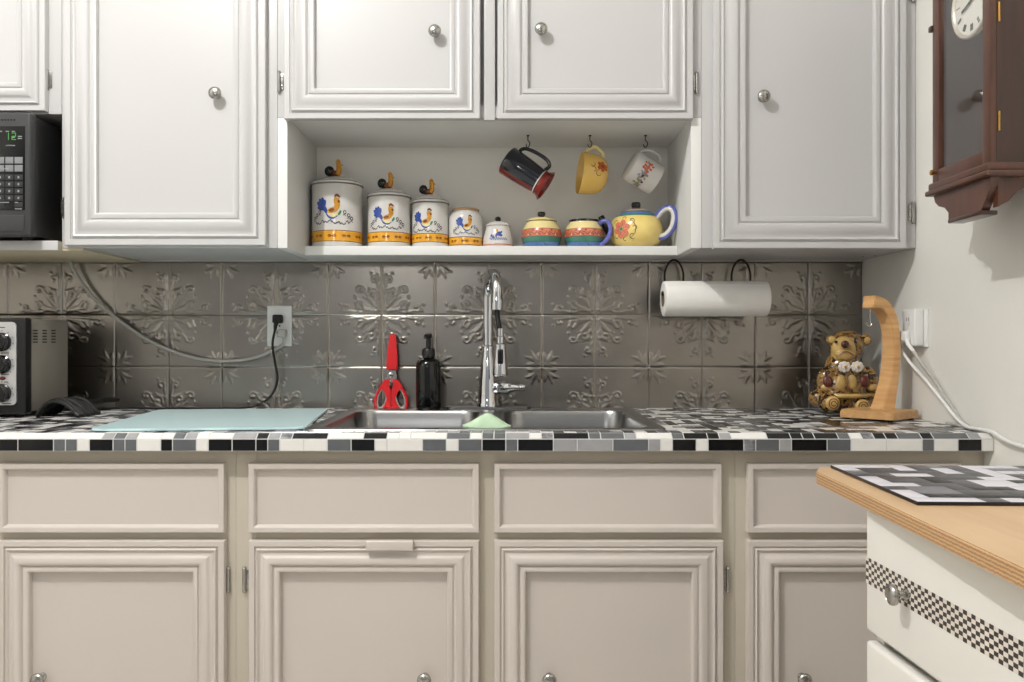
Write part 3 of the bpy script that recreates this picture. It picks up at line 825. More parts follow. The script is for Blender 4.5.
# slack bundle by the toaster oven
bm = BM(); pts = [(X(104, .055), -.055, CT + .0045), (X(98, .08), -.09, CT + .0045), (X(88, .13), -.16, CT + .0048)]
for k in range(9):
    dk = .285 - .0105 * k; h = .040 + .004 * math.sin(k * 1.7); xo = X(27, .307) + .012 + .0012 * k
    arc = [(xo + .112, .0048), (xo + .098, .018), (xo + .078, h * .80), (xo + .052, h), (xo + .028, h * .86), (xo + .010, h * .45), (xo + .001, .0052)]
    if k % 2: arc = arc[::-1]
    pts += [(x_, -dk - .012 * (x_ - xo) / .1, CT + z_) for x_, z_ in arc]
tube(bm, pts, .0050, 8, smooth=4); obj('slack_bundle', bm, M['rubber'], root)
bm = BM(); tube(bm, [W(66, 407, .19), W(78, 404, .17), W(92, 402.5, .14), W(106, 400, .10), W(118, 399.5, .05)], [.010, .010, .009, .008, .006], 10, smooth=5); obj('cord_sleeve', bm, M['rubber'], root)

root = thing('appliance_cord', 'pale grey cord drooping along the backsplash from under the left cabinets to the outlet', 'cord', (X(160, .02), -.02, CZ))
bm = BM(); pts = [W(69, 258, .035), W(73, 268, .030), W(84, 286, .026), W(100, 304, .024), W(120, 321, .024), W(146, 339, .024), W(172, 351, .024), W(198, 358.5, .024), W(224, 361, .024), W(246, 359.5, .024), W(262, 355.5, .022), W(274, 350, .021), W(283, 344, .025), W(284.5, 335, .030)]
tube(bm, pts, .0046, 10, smooth=8); obj('cable', bm, M['cable_grey'], root)
bm = BM(); box(bm, OX + .000, OX + .024, -.036, -.0141, OZ - .032, OZ - .010, .004, seg=3); obj('plug', bm, M['cable_grey'], root)

# outlet on the right wall
xw = XR
root = thing('wall_outlet', 'white two-gang outlet on the right wall with white plugs in it', 'outlet', (xw, -.32, CZ + .03))
bm = BM(); box(bm, xw - .007, xw + .001, -.385, -.262, H(347, .32), H(310, .30), .003, seg=3); obj('cover_plate', bm, M['white_plastic'], root)
bm = BM(); box(bm, xw - .030, xw - .0065, -.374, -.312, CZ - .012, CZ + .078, .005, seg=3); tp = obj('socket_adapter', bm, M['white_plastic'], root)
for yy in (-.284, -.343):
    for zz in (CZ + .012, CZ + .052):
        xq = -.0065 if yy > -.3 else -.0298
        bm = BM(); c = (xw + xq, yy, zz); lathe(bm, [(.014, 0), (.0135, .0015), (0, .002)], c, 20, Matrix.Rotation(-PI / 2, 4, 'Y')); rc = obj('receptacle', bm, M['white_plastic'], root)
        bm = BM()
        for dy in (-.005, .005): box(bm, xw + xq - .0024, xw + xq - .0018, yy + dy - .0008, yy + dy + .0008, zz - .003, zz + .005)
        obj('slot', bm, M['black'], rc)
root = thing('appliance_cord', 'white cord hanging from the right wall outlet down to the worktop end', 'cord', (xw - .03, -.35, CT))
bm = BM()
box(bm, xw - .030, xw - .0092, -.298, -.272, CZ + .000, CZ + .024, .005, seg=3)
tube(bm, [(xw - .026, -.288, CZ + .012), (xw - .036, -.296, CZ + .008), (xw - .038, -.302, CZ - .004)], [.007, .006, .0044], 10, smooth=4)
obj('plug', bm, M['white_plastic'], root)
bm = BM()
cp = [(xw - .038, -.302, CZ - .002), (xw - .034, -.325, CZ - .030), (xw - .026, -.36, CZ - .062), (xw - .018, -.41, CZ - .096), (xw - .013, -.47, CZ - .136), (xw - .012, -.53, CZ - .172), (xw - .012, -.575, CZ - .1865), (xw - .011, -.62, CZ - .1868), (xw - .010, -.665, CZ - .1880), (xw - .010, -.71, CZ - .199), (xw - .009, -.78, CZ - .205), (xw - .009, -.95, CZ - .202)]
tube(bm, cp, .0040, 10, smooth=8); obj('cable', bm, M['white_plastic'], root)
root = thing('appliance_cord', 'grey cord behind the white one, hanging from the adapter on the right wall outlet', 'cord', (xw - .02, -.37, CT))
bm = BM(); box(bm, xw - .044, xw - .0302, -.356, -.330, CZ - .001, CZ + .025, .005, seg=3); tube(bm, [(xw - .038, -.35, CZ + .004), (xw - .036, -.360, CZ - .012), (xw - .030, -.372, CZ - .026)], [.006, .005, .004], 10, smooth=4); obj('plug', bm, M['white_plastic'], root)
bm = BM(); cp = [(xw - .031, -.370, CZ - .024), (xw - .020, -.392, CZ - .056), (xw - .008, -.425, CZ - .092), (xw - .006, -.475, CZ - .132), (xw - .006, -.535, CZ - .174), (xw - .0065, -.568, CZ - .1862), (xw - .008, -.548, CZ - .1868), (xw - .012, -.49, CZ - .1868)]
tube(bm, cp, .0042, 10, smooth=8); obj('cable', bm, M['cable_grey'], root)

# ------------------------------------------------------------------ paper towel and holder
d = .145; ty = 298.8
pL, pR = X(663, d), X(766.5, d); cz = H(ty, d)
root = thing('paper_towel_holder', 'thin dark wire paper towel holder hung under the right wall cabinet', 'holder', (.5 * (pL + pR), -d, ZB))
zr = cz + .0192 - .0058
bm = BM(); tube(bm, [(pL - .004, -d, zr), (pR + .003, -d, zr), (pR + .003, -d + .03, zr), (pR - .006, -d + .060, zr), (pR - .02, -.036, zr + .006), (X(745, .036), -.036, zr + .01), (X(674, .036), -.036, zr + .01)], .0056, 12, smooth=0); obj('rod', bm, M['wire'], root)
for px_ in (674, 741):
    bm = BM(); c = Vector((X(px_, .036), -.036, (zr + ZB) / 2 + .001)); hh = (ZB - zr) / 2 - .0035
    tube(bm, [c + Vector((.0265 * math.cos(2 * PI * i / 36), 0, hh * math.sin(2 * PI * i / 36))) for i in range(36)], .0030, 8, closed=True, up=(0, 1, 0))
    lathe(bm, [(0, 0), (.007, 0), (.007, .0015), (0, .0015)], (c.x, c.y, ZB - .0018), 14); obj('hanging_loop', bm, M['wire'], root)
root = thing('hanging_paper_towel', 'white paper towel roll hanging level under the right wall cabinet', 'paper towel', (.5 * (pL + pR), -d, cz - .0475))
bm = BM(); L = pR - pL; q = Matrix.Rotation(PI / 2, 4, 'Y')
Rr = .0475
lathe(bm, [(.021, 0), (Rr - .004, 0), (Rr - .0008, .0012), (Rr, .005), (Rr, L - .005), (Rr - .0008, L - .0012), (Rr - .004, L), (.021, L)], (pL, -d, cz), 64, q)
box(bm, pL + .002, pR - .002, -d - .034, -d - .0335, cz + .0325, cz + .0345)
obj('sheets', bm, M['paper'], root, 60)
bm = BM(); lathe(bm, [(.0212, -.001), (.0212, L + .001), (.0192, L + .001), (.0192, -.001), (.0212, -.001)], (pL, -d, cz), 32, q); obj('core', bm, M['cardboard'], root)
# ------------------------------------------------------------------ painted marks on round pots
def rad_of(prof):
    P = sorted([(p[1], p[0]) for p in prof if p[0] > 1e-4])
    def f(z):
        if z <= P[0][0]: return P[0][1]
        for (z0, r0), (z1, r1) in zip(P, P[1:]):
            if z0 <= z <= z1: return r0 if z1 - z0 < 1e-9 else r0 + (r1 - r0) * (z - z0) / (z1 - z0)
        return P[-1][1]
    return f


class Skin:
    """draws blobs and strokes on a round body; s is distance along the girth from the front, z the height"""
    def __init__(self, c, prof, off=.0005, front=-PI / 2, base_r=None):
        self.bm = BM(); self.c = Vector(c); self.f = rad_of(prof); self.off = off; self.front = front; self.R = base_r or max(p[0] for p in prof)
    def pt(self, s, z, e=0):
        a = self.front + s / self.R; r = self.f(z) + self.off + e
        return self.bm.verts.new(self.c + Vector((r * math.cos(a), r * math.sin(a), z)))
    def blob(self, s, z, a, b, rot=0, mi=0, n=14, e=0):
        c = self.pt(s, z, e + .0001); ring = []
        for i in range(n):
            t = 2 * PI * i / n; x, y = a * math.cos(t), b * math.sin(t)
            ring.append(self.pt(s + x * math.cos(rot) - y * math.sin(rot), z + x * math.sin(rot) + y * math.cos(rot), e))
        for i in range(n): self.bm.faces.new((c, ring[i], ring[(i + 1) % n])).material_index = mi
    def stroke(self, pts, w, mi=0, n=5, e=0, taper=True):
        P = catmull([(a, b, 0) for a, b in pts], n); m = len(P); prev = None
        for i, p in enumerate(P):
            t = (P[min(i + 1, m - 1)] - P[max(i - 1, 0)]).normalized(); nn = Vector((-t.y, t.x, 0))
            ww = w * (1 if not taper else .35 + .65 * math.sin(PI * (i + .5) / m)) / 2
            cur = (self.pt(*(p + nn * ww).xy, e), self.pt(*(p - nn * ww).xy, e))
            if prev: self.bm.faces.new((prev[0], prev[1], cur[1], cur[0])).material_index = mi
            prev = cur


def rooster_marks(sk, z0, k, s0=0.):
    """materials: 0 blue 1 orange 2 brown 3 script 4 white-yellow 5 green"""
    def P(x, y): return (s0 + x * k, z0 + y * k)
    for a, x, y, L, w in ((2.0, -.50, .50, .30, .12), (2.4, -.55, .42, .30, .12), (1.7, -.42, .55, .28, .11), (2.9, -.52, .30, .24, .10), (1.3, -.36, .48, .24, .1)): sk.blob(*P(x, y), L * k, w * k, a, 0, e=.0002)
    sk.blob(*P(-.30, .24), .10 * k, .2 * k, .5, 0)
    sk.stroke([P(-.30, .12), P(-.12, -.12), P(.10, -.18), P(.30, -.06)], .09 * k, 0)
    sk.stroke([P(-.18, .14), P(-.02, -.02), P(.16, -.06), P(.34, .12)], .14 * k, 4, e=.0001)
    sk.blob(*P(.05, .20), .26 * k, .13 * k, .3, 1, e=.0002)
    sk.blob(*P(.02, .20), .14 * k, .08 * k, .3, 2, e=.0004)
    sk.stroke([P(.10, .16), P(.28, .40), P(.24, .64), P(.27, .80)], .24 * k, 1, e=.0003, taper=False)
    sk.stroke([P(.16, .84), P(.27, .92), P(.42, .82)], .13 * k, 2, e=.0005)
    sk.blob(*P(.36, .62), .06 * k, .08 * k, .2, 2, e=.0006)
    sk.blob(*P(.40, .08), .06 * k, .14 * k, -.5, 5, e=.0003)
    for sd in (-1, 1):
        for i, (x, y) in enumerate(((.62, .12), (.82, -.02), (.98, -.16))):
            sk.blob(*P(sd * x + .02, y), .085 * k, .10 * k, .3 * sd, 3); sk.blob(*P(sd * x + .02, y), .045 * k, .05 * k, 0, 6, e=.0002)
            sk.stroke([P(sd * (x - .08), y - .16), P(sd * x, y - .12), P(sd * (x + .10), y - .20)], .035 * k, 3)
    for i in range(9):
        x = -.8 + i * .2; y = -.36 - .05 * math.cos(i) + .0 * abs(x)
        sk.stroke([P(x - .09, y), P(x - .03, y + .07 * (-1) ** i), P(x + .04, y - .05), P(x + .09, y + .02)], .045 * k, 3, taper=False)


def band_marks(sk, zc, r, k, n=7):
    for i in range(-n, n + 1):
        s = i * 2 * PI * r / (2 * n + 1) * .98
        for sd in (-1, 1):
            sk.stroke([(s, zc), (s + sd * 6 * k, zc + .6 * k), (s + sd * 9 * k, zc)], 1.1 * k, 2, taper=False)
            for q in (3.2, 6.0):
                for v in (-1, 1): sk.blob(s + sd * q * k, zc + v * 1.6 * k, 1.9 * k, .8 * k, sd * v * .7, 2, 8)


ROO = ['cer_blue', 'cer_ochre', 'cer_brown', 'script', 'cer_cream', 'cer_green', 'cer_white']
d0 = .082


def rooster_finial(parent, c, k):
    bm = BM(); ball(bm, c + Vector((-.0175 * k, 0, .014 * k)), .0115 * k, (1, .55, 1.05), 2)
    ball(bm, c + Vector((-.011 * k, 0, .006 * k)), .007 * k, (1.1, .6, .8), 2); f = obj('rooster_knob', bm, M['rooster_black'], parent)
    bm = BM(); ball(bm, c + Vector((-.003 * k, 0, .008 * k)), .0095 * k, (1.15, .8, .9), 2); obj('rooster_body', bm, M['cer_brown'], f)
    bm = BM(); tube(bm, [c + Vector(v) * k for v in ((.000, 0, .006), (.004, 0, .014), (.0045, 0, .023), (.004, 0, .031))], [.0075 * k, .0068 * k, .0060 * k, .0058 * k], 12, smooth=4)
    ball(bm, c + Vector((.004, 0, .031)) * k, .0064 * k, (1, .8, .9), 2); tube(bm, [c + Vector((.008, 0, .029)) * k, c + Vector((.0135, 0, .027)) * k], [.003 * k, .0008 * k], 8)
    tube(bm, [c + Vector(v) * k for v in ((-.002, 0, .034), (.003, 0, .039), (.008, 0, .036))], [.002 * k, .003 * k, .001 * k], 8, smooth=4)
    obj('rooster_neck', bm, M['cer_ochre'], f)


def canister(px, r, hgt, label, lidk, fk, s0=0., dd=d0):
    c = Vector((X(px, dd), -dd, SH))
    root = thing('canister', label, 'canister', c, 'rooster canisters on the niche shelf')
    body = [(0, 0), (r - .004, 0), (r - .001, .001), (r, .004), (r, hgt - .004), (r - .001, hgt - .001), (r - .003, hgt), (r - .006, hgt), (r - .006, hgt - .02), (0, hgt - .02)]
    bm = BM(); lathe(bm, body, c, 64); obj('pot', bm, M['cer_white'], root)
    bz0, bz1 = .013, .013 + .030 * lidk
    e = .0006; bm = BM(); lathe(bm, [(r, bz0), (r + e, bz0), (r + e, bz0 + .0015, 1), (r + e, bz1 - .0015), (r + e, bz1), (r, bz1)], c, 64)
    for f in bm.faces:
        z = f.calc_center_median().z - SH; f.material_index = 0 if bz0 + .0016 < z < bz1 - .0016 else 1
    bd = obj('painted_band', bm, [M['cer_orange'], M['cer_line']], root)
    sk = Skin(c, body[1:6], off=.0011, base_r=r); band_marks(sk, (bz0 + bz1) / 2, r, .00135 * lidk, 5); obj('leaf_marks', sk.bm, [M[k] for k in ROO], bd)
    sk = Skin(c, body[1:6], off=.0006, base_r=r); rooster_marks(sk, hgt * .50, .056 * fk, s0); obj('rooster_motif', sk.bm, [M[k] for k in ROO], root)
    # lid
    R2 = r + .0015; L = lidk
    lid = [(0, hgt + .0002), (R2 - .002, hgt + .0002), (R2, hgt + .0015), (R2 + .0005, hgt + .0045), (R2, hgt + .0075), (R2 - .004, hgt + .0090), (R2 * .86, hgt + .0125), (R2 * .68, hgt + .019), (R2 * .48, hgt + .0245), (R2 * .25, hgt + .027), (0, hgt + .0275)]
    bm = BM(); lathe(bm, lid, c, 64)
    ld = obj('lid', bm, M['cer_white'], root)
    bm = BM()
    for zz, rr in ((hgt + .0012, R2 + .0004), (hgt + .0088, R2 - .0030)):
        tube(bm, [c + Vector((rr * math.cos(2 * PI * i / 64), rr * math.sin(2 * PI * i / 64), zz)) for i in range(64)], .0009, 6, closed=True, up=(0, 0, 1))
    obj('rim_line', bm, M['cer_line'], ld)
    rooster_finial(ld, c + Vector((0, -.004, hgt + .0265)), 1.2 * fk ** .5)
    return root


canister(337.3, .0690, .170, 'tallest rooster canister, at the left end of the niche shelf', 1., 1.0, -.002)
canister(389.2, .0588, .138, 'second tallest rooster canister, right beside the tallest one', .9, .86, .0)
canister(430.3, .0505, .122, 'smallest of the three canisters with rooster-topped lids', .82, .80, -.010, .078)

# small jar with a flat wooden lid
r_, c = .0470, Vector((X(465.7, .076), -.076, SH))
root = thing('canister', 'small rooster jar with a flat tan lid instead of a rooster knob', 'canister', c, 'rooster canisters on the niche shelf')
body = [(0, 0), (r_ - .004, 0), (r_ - .001, .001), (r_, .004), (r_, .082), (r_ - .002, .090), (r_ - .007, .0975), (r_ - .011, .101), (r_ - .012, .104), (0, .104)]
bm = BM(); lathe(bm, body, c, 56); obj('pot', bm, M['cer_white'], root)
bm = BM(); lathe(bm, [(0, .104), (r_ - .010, .104), (r_ - .009, .106), (r_ - .010, .109), (r_ - .014, .1105), (0, .1108)], c, 48); obj('lid', bm, M['tan_lid'], root)
bm = BM(); e = .0006; lathe(bm, [(r_, .006), (r_ + e, .006), (r_ + e, .0075), (r_ + e, .0275), (r_ + e, .029), (r_, .029)], c, 56)
for f in bm.faces: z = f.calc_center_median().z - SH; f.material_index = 0 if .0076 < z < .0274 else 1
bd = obj('painted_band', bm, [M['cer_orange'], M['cer_line']], root)
sk = Skin(c, body[1:9], off=.0011, base_r=r_); band_marks(sk, .0175, r_, .00115, 4); obj('leaf_marks', sk.bm, [M[k] for k in ROO], bd)
sk = Skin(c, body[1:9], off=.0006, base_r=r_); rooster_marks(sk, .052, .037, .004); obj('rooster_motif', sk.bm, [M[k] for k in ROO], root)

# sugar pot with black knob
c = Vector((X(498, .08), -.08, SH))
root = thing('sugar_pot', 'small squat white pot with a round black knob and blue motif on the niche shelf', 'pot', c)
body = [(0, 0), (.036, 0), (.0405, .003), (.0425, .010), (.0410, .028), (.0365, .046), (.0335, .056), (.0340, .060), (.032, .061), (0, .061)]
bm = BM(); lathe(bm, body, c, 48); obj('pot', bm, M['cer_white'], root)
bm = BM(); lathe(bm, [(0, .0612), (.0335, .0612), (.0350, .063), (.033, .066), (.024, .072), (.010, .0755), (0, .076)], c, 48); ld = obj('lid', bm, M['cer_white'], root)
bm = BM(); ball(bm, c + Vector((0, 0, .0815)), .0085, (1, 1, .9), 3); obj('knob', bm, M['rooster_black'], ld)
bm = BM(); tube(bm, [c + Vector((.0428 * math.cos(2 * PI * i / 48), .0428 * math.sin(2 * PI * i / 48), .0085)) for i in range(48)], .0012, 6, closed=True, up=(0, 0, 1)); obj('rim_line', bm, M['cer_pink'], root)
sk = Skin(c, body[1:8], off=.0007, base_r=.041)
for s, z, a, b, ro, mi in ((.0, .037, .010, .004, .6, 0), (.006, .034, .008, .004, -.3, 0), (-.004, .033, .006, .003, 1.3, 0), (-.003, .046, .004, .004, 0, 1), (.010, .041, .005, .0025, .9, 0)): sk.blob(s, z, a, b, ro, mi)
for i in range(8): x = -.021 + i * .006; sk.stroke([(x - .002, .022 - .02 * x), (x, .027), (x + .003, .020), (x + .005, .024)], .0014, 0, taper=False)
sk.blob(-.018, .032, .003, .004, 0, 0); sk.blob(-.012, .029, .003, .004, 0, 0)
obj('painted_motif', sk.bm, [M[k] for k in ROO], root)

# banded pot and banded mug
BAND = ['cer_ltblue', 'cer_green', 'cer_pink', 'cer_cream', 'cer_navy', 'cer_line', 'cer_brown']


def banded(px, label, name, cat, mug):
    c = Vector((X(px, .085), -.085, SH)); root = thing(name, label, cat, c)
    k = 1.0
    body = [(0, 0, 0), (.040, 0, 0), (.046, .004, 0), (.0515, .014, 1), (.0540, .024, 1), (.0548, .0285, 2), (.0545, .042, 2), (.0525, .0505, 3), (.0480, .060, 3), (.0425, .068, 3)]
    if mug: body += [(.0415, .071, 4), (.0415, .0775, 4), (.040, .078, 3), (.038, .074, 3), (.044, .05, 3), (.042, .01, 3), (0, .008, 3)]
    else: body += [(.040, .0725, 3), (0, .0725, 3)]
    bm = BM(); lathe(bm, body, c, 56); obj('bowl', bm, [M[k_] for k_ in BAND], root)
    outer = [p for p in body[1:10]]
    sk = Skin(c, outer, off=.0008, base_r=.0545)
    for z in (.0285, .0500, .0145):
        sk.stroke([(-.085 + i * .0085, z) for i in range(21)], .0010, 5, 2, taper=False)
    for i in range(-3, 4):
        s = i * .0265
        sk.stroke([(s - .012, .034), (s - .006, .040), (s, .038), (s + .005, .034), (s + .010, .038), (s + .013, .044)], .0012, 5, taper=False)
        sk.blob(s + .0, .0455, .0028, .0018, .4, 6); sk.blob(s - .006, .0335, .0024, .0016, -.4, 6); sk.blob(s + .0125, .0335, .002, .0016, 0, 3)
    sk.stroke([(.004, .013), (.010, .006), (.012, .002)], .0015, 5)
    obj('band_scrolls', sk.bm, [M[k_] for k_ in BAND], root)
    if mug:
        bm = BM(); pts = [c + Vector(v) for v in ((.040, -.020, .064), (.050, -.030, .071), (.063, -.035, .068), (.069, -.036, .050), (.064, -.034, .028), (.050, -.030, .012), (.040, -.022, .008))]
        tube(bm, pts, .0062, 12, smooth=6, flat=1.3); obj('handle', bm, M['cer_purple'], root)
    else:
        bm = BM(); lathe(bm, [(0, .0727, 3), (.0420, .0727, 5), (.0425, .0745, 3), (.039, .079, 3), (.028, .0835, 3), (.012, .086, 3), (.0, .0865)], c, 48); ld = obj('lid', bm, [M[k_] for k_ in BAND], root)
        bm = BM(); lathe(bm, [(.006, .085), (.0065, .088), (.0105, .091), (.0110, .097), (.0095, .1005), (0, .1015)], c, 24); obj('knob', bm, M['cer_navy'], ld)


banded(541.5, 'round lidded sugar bowl banded in yellow, orange, green and blue on the niche shelf', 'sugar_bowl', 'bowl', False)
banded(584, 'round banded creamer with a periwinkle handle standing left of the yellow teapot', 'creamer', 'creamer', True)

# teapot
c = Vector((X(636.0, .084), -.084, SH)); root = thing('teapot', 'yellow floral teapot with a blue loop handle at the right end of the niche shelf', 'teapot', c)
body = [(0, 0, 0), (.044, 0, 0), (.050, .003, 0), (.0640, .014, 0), (.0720, .030, 0), (.0742, .046, 0), (.0728, .060, 0), (.0680, .074, 0), (.0600, .084, 1), (.0545, .0895, 2), (.0485, .0945, 2), (.0440, .0975, 3), (.042, .099, 3), (0, .099, 3)]
TEA = ['cer_yellow', 'cer_green', 'cer_ltblue', 'cer_navy', 'cer_cream', 'cer_pink', 'cer_line', 'cer_purple', 'cer_brown', 'cer_white', 'lid_beige']
bm = BM(); lathe(bm, body, c, 64); obj('pot', bm, [M[k] for k in TEA], root)
bm = BM(); lathe(bm, [(0, .0992, 10), (.0425, .0992, 10), (.043, .1005, 10), (.034, .105, 10), (.018, .109, 10), (0, .110)], c, 48); ld = obj('lid', bm, [M[k] for k in TEA], root)
bm = BM(); lathe(bm, [(.009, .108), (.010, .111), (.0125, .115), (.0130, .122), (.011, .127), (0, .128)], c, 24); obj('knob', bm, M['cer_navy'], ld)
bm = BM(); pts = [c + Vector(v) for v in ((.050, -.030, .082), (.064, -.040, .098), (.078, -.049, .105), (.091, -.056, .098), (.095, -.060, .074), (.088, -.056, .046), (.074, -.046, .030), (.058, -.034, .026))]
tube(bm, pts, [.0085, .0085, .0085, .0088, .0088, .0085, .008, .007], 14, smooth=6); h = obj('handle', bm, M['cer_purple'], root)
bm = BM(); pin = catmull(pts, 6); cc = c + Vector((.062, 0, .066))
pin = [p + (Vector((cc.x, p.y, cc.z)) - p).normalized() * .0034 + Vector((0, -.0022, 0)) for p in pin]; tube(bm, pin, .0068, 12); obj('inner_stripe', bm, M['cer_white'], h)
bm = BM(); tube(bm, [c + Vector(v) for v in ((-.060, .020, .044), (-.074, .028, .058), (-.085, .033, .078), (-.093, .036, .094))], [.018, .0135, .010, .0085], 16, smooth=6); sp = obj('spout', bm, M['cer_navy'], root)
sk = Skin(c, body[1:9], off=.0008, front=-PI / 2, base_r=.0715)
fs, fz = -.050, .047
for i in range(6):
    a = i * PI / 3 + .3; sk.blob(fs + .0150 * math.cos(a), fz + .0160 * math.sin(a), .0100, .0088, a, 5, e=.0002); sk.stroke([(fs + .004 * math.cos(a), fz + .004 * math.sin(a)), (fs + .016 * math.cos(a), fz + .016 * math.sin(a))], .0012, 8, e=.0005)
sk.blob(fs, fz, .0045, .0045, 0, 1, e=.0006)
pass
def curlpts(cs, cz, r, a0, tn): return [(cs + r * (1 - .6 * t) * math.cos(a0 + tn * t), cz + r * (1 - .6 * t) * math.sin(a0 + tn * t)) for t in [i / 9 for i in range(10)]]
for q in (((-.022, .068, .0085, -1.2, 5.2)), ((-.015, .050, .008, -1.8, 5.0)), ((-.020, .028, .009, -1.0, -5.0)), ((-.046, .075, .0075, -.6, 4.6)), ((-.072, .066, .008, 0, 4.5)), ((-.070, .030, .008, 0, -4.5)), ((-.042, .019, .007, 1.0, 4.6))): sk.stroke(curlpts(*q), .0017, 6, 3)
sk.stroke([(-.028, .075), (-.016, .062), (-.011, .050), (-.014, .034), (-.028, .020)], .0014, 6, 4)
obj('flower_motif', sk.bm, [M[k] for k in TEA[:10]], root)

# ------------------------------------------------------------------ hooks and hanging mugs
NC = NZ


def cup_hook(px, label, dd=.15):
    x = X(px, dd); root = None; bm = BM()
    pts = [(x, -dd, NC), (x, -dd, NC - .014), (x + .004, -dd - .004, NC - .020), (x + .004, -dd - .007, NC - .028), (x, -dd - .005, NC - .034), (x - .004, -dd - .001, NC - .031), (x - .005, -dd + .003, NC - .025)]
    tube(bm, pts, .0014, 8, smooth=5); lathe(bm, [(0, 0), (.004, 0), (.0045, .0012), (.002, .003), (0, .003)], (x, -dd, NC - .003), 12)
    return tag(obj('cup_hook', bm, M['wire'], None, at=(x, -dd, NC)), label, 'hook', 'cup hooks in the niche ceiling')


cup_hook(528, 'left cup hook in the niche ceiling, holding the dark navy mug')
cup_hook(590, 'middle cup hook in the niche ceiling, holding the yellow mug')
cup_hook(645.5, 'right cup hook in the niche ceiling, holding the floral white mug')


def axes(loc, zdir, xdir):
    """matrix whose local z (mug mouth) and x (handle side) point as given"""
    z = Vector(zdir).normalized(); x = Vector(xdir); x = (x - z * x.dot(z)).normalized(); y = z.cross(x)
    m = Matrix((x, y, z)).transposed().to_4x4(); m.translation = loc; return m


def handle_pts(r, h, out, z0, z1): return [Vector(v) for v in ((r - .003, 0, z1), (r + out * .55, 0, z1 + .004), (r + out, 0, z1 - .010), (r + out * 1.04, 0, (z0 + z1) / 2), (r + out * .78, 0, z0 + .010), (r + out * .35, 0, z0 - .002), (r - .003, 0, z0 - .003))]


# dark mug: bottom up-left, mouth down-right, red flared rim
dd = .15
A, B = W(507, 160, dd), W(546, 187, dd)
ax = (B - A); L = ax.length
mt = axes(A, ax + Vector((0, -.012, 0)), Vector((.42, -.2, 1)))
root = thing('mug', 'dark navy mug with a red flared rim, hanging left of the yellow mug', 'mug', A, 'mugs hanging from the niche hooks')
r_ = .0400
prof = [(0, -.002), (r_ - .006, -.002), (r_ - .002, .0), (r_, .003), (r_ - .0015, L * .35), (r_ - .004, L * .62), (r_ - .006, L * .80), (r_ - .006, L * .80 + .0032)]
bm = BM(); lathe(bm, prof, (0, 0, 0), 48)
for f in bm.faces:
    p = f.calc_center_median(); a = math.atan2(p.y, p.x)
    f.material_index = 1 if (p.x < -.022 and p.z > .004) else 0
bmesh.ops.transform(bm, matrix=mt, verts=bm.verts[:]); obj('cup', bm, [M['cer_navy'], M['cer_dkred']], root)
bm = BM(); q = L * .80
lathe(bm, [(r_ - .006, q + .003), (r_ - .005, q + .0045), (r_ - .0045, q + .006)], (0, 0, 0), 48)
bmesh.ops.transform(bm, matrix=mt, verts=bm.verts[:]); obj('white_ring', bm, M['cer_white'], root)
bm = BM(); lathe(bm, [(r_ - .0045, q + .006), (r_ - .006, q + .010), (r_ - .003, q + .018), (r_ + .003, q + .025), (r_ + .001, q + .0255), (r_ - .007, q + .016), (r_ - .008, q), (r_ - .006, .01), (0, .006)], (0, 0, 0), 48)
bmesh.ops.transform(bm, matrix=mt, verts=bm.verts[:]); obj('flared_rim', bm, M['cer_dkred'], root)
bm = BM(); tube(bm, handle_pts(r_ - .003, L, .021, L * .16, L * .80), .0050, 12, smooth=6)
bmesh.ops.transform(bm, matrix=mt, verts=bm.verts[:]); obj('handle', bm, M['cer_navy'], root)

# yellow mug: mouth down towards the lower left
A, B = W(594, 158, dd), W(588, 191, dd + .03)
ax = Vector((-.30, -.45, -.95)).normalized()
c0 = W(593.5, 158, dd)
c0 = W(606, 176.0, .135); mt = axes(c0, (-.97, -.10, .10), (.1, -.1, 1))
root = thing('mug', 'golden yellow mug with an orange painted flower, hanging from the middle hook', 'mug', c0, 'mugs hanging from the niche hooks')
prof = [(0, -.001), (.026, -.001), (.033, .002), (.0430, .010), (.0505, .022), (.0545, .038), (.0560, .054), (.0568, .070), (.0560, .072), (.0540, .069), (.0515, .040), (.040, .013), (.02, .006), (0, .005)]
bm = BM(); lathe(bm, prof, (0, 0, 0), 48); bmesh.ops.transform(bm, matrix=mt, verts=bm.verts[:]); obj('cup', bm, M['mug_yellow'], root)
hp = handle_pts(.049, .08, .022, .018, .054)
bm = BM(); tube(bm, hp, .0055, 12, smooth=6); bmesh.ops.transform(bm, matrix=mt, verts=bm.verts[:]); obj('handle', bm, M['cer_cream'], root)
# flower faces the viewer
inv = mt.inverted(); v = inv @ Vector((.12 + c0.x * .4, -2.39, 1.107)); front = math.atan2(v.y, v.x)
sk = Skin((0, 0, 0), prof[2:8], off=.0008, front=front, base_r=.054)
def yflower(sk, s0, z0, k, sg):
    for i in range(6):
        a = i * PI / 3; sk.blob(s0 + .0068 * k * math.cos(a), z0 + .0068 * k * math.sin(a), .0055 * k, .0042 * k, a, 0)
    sk.blob(s0, z0, .0035 * k, .0035 * k, 0, 1, e=.0003)
    for q in ((s0 - sg * .016 * k, z0 + .006 * k, .008 * k, 0, 4.6), (s0 - sg * .010 * k, z0 + .018 * k, .006 * k, 1, -4.4), (s0 + sg * .002, z0 + .020 * k, .006 * k, 2, 4)): sk.stroke(curlpts(*q), .0018, 1, 3)
sg = 1
MUGS = 1
yflower(sk, MUGS * .026, .020, 1.35, 1)
bmesh.ops.transform(sk.bm, matrix=mt, verts=sk.bm.verts[:]); obj('flower_motif', sk.bm, [M['cer_brown_o'] if 'cer_brown_o' in M else mat('burnt_orange_glaze', (190, 92, 30), .25, var=.15, scale=60), M['cer_brown']], root)

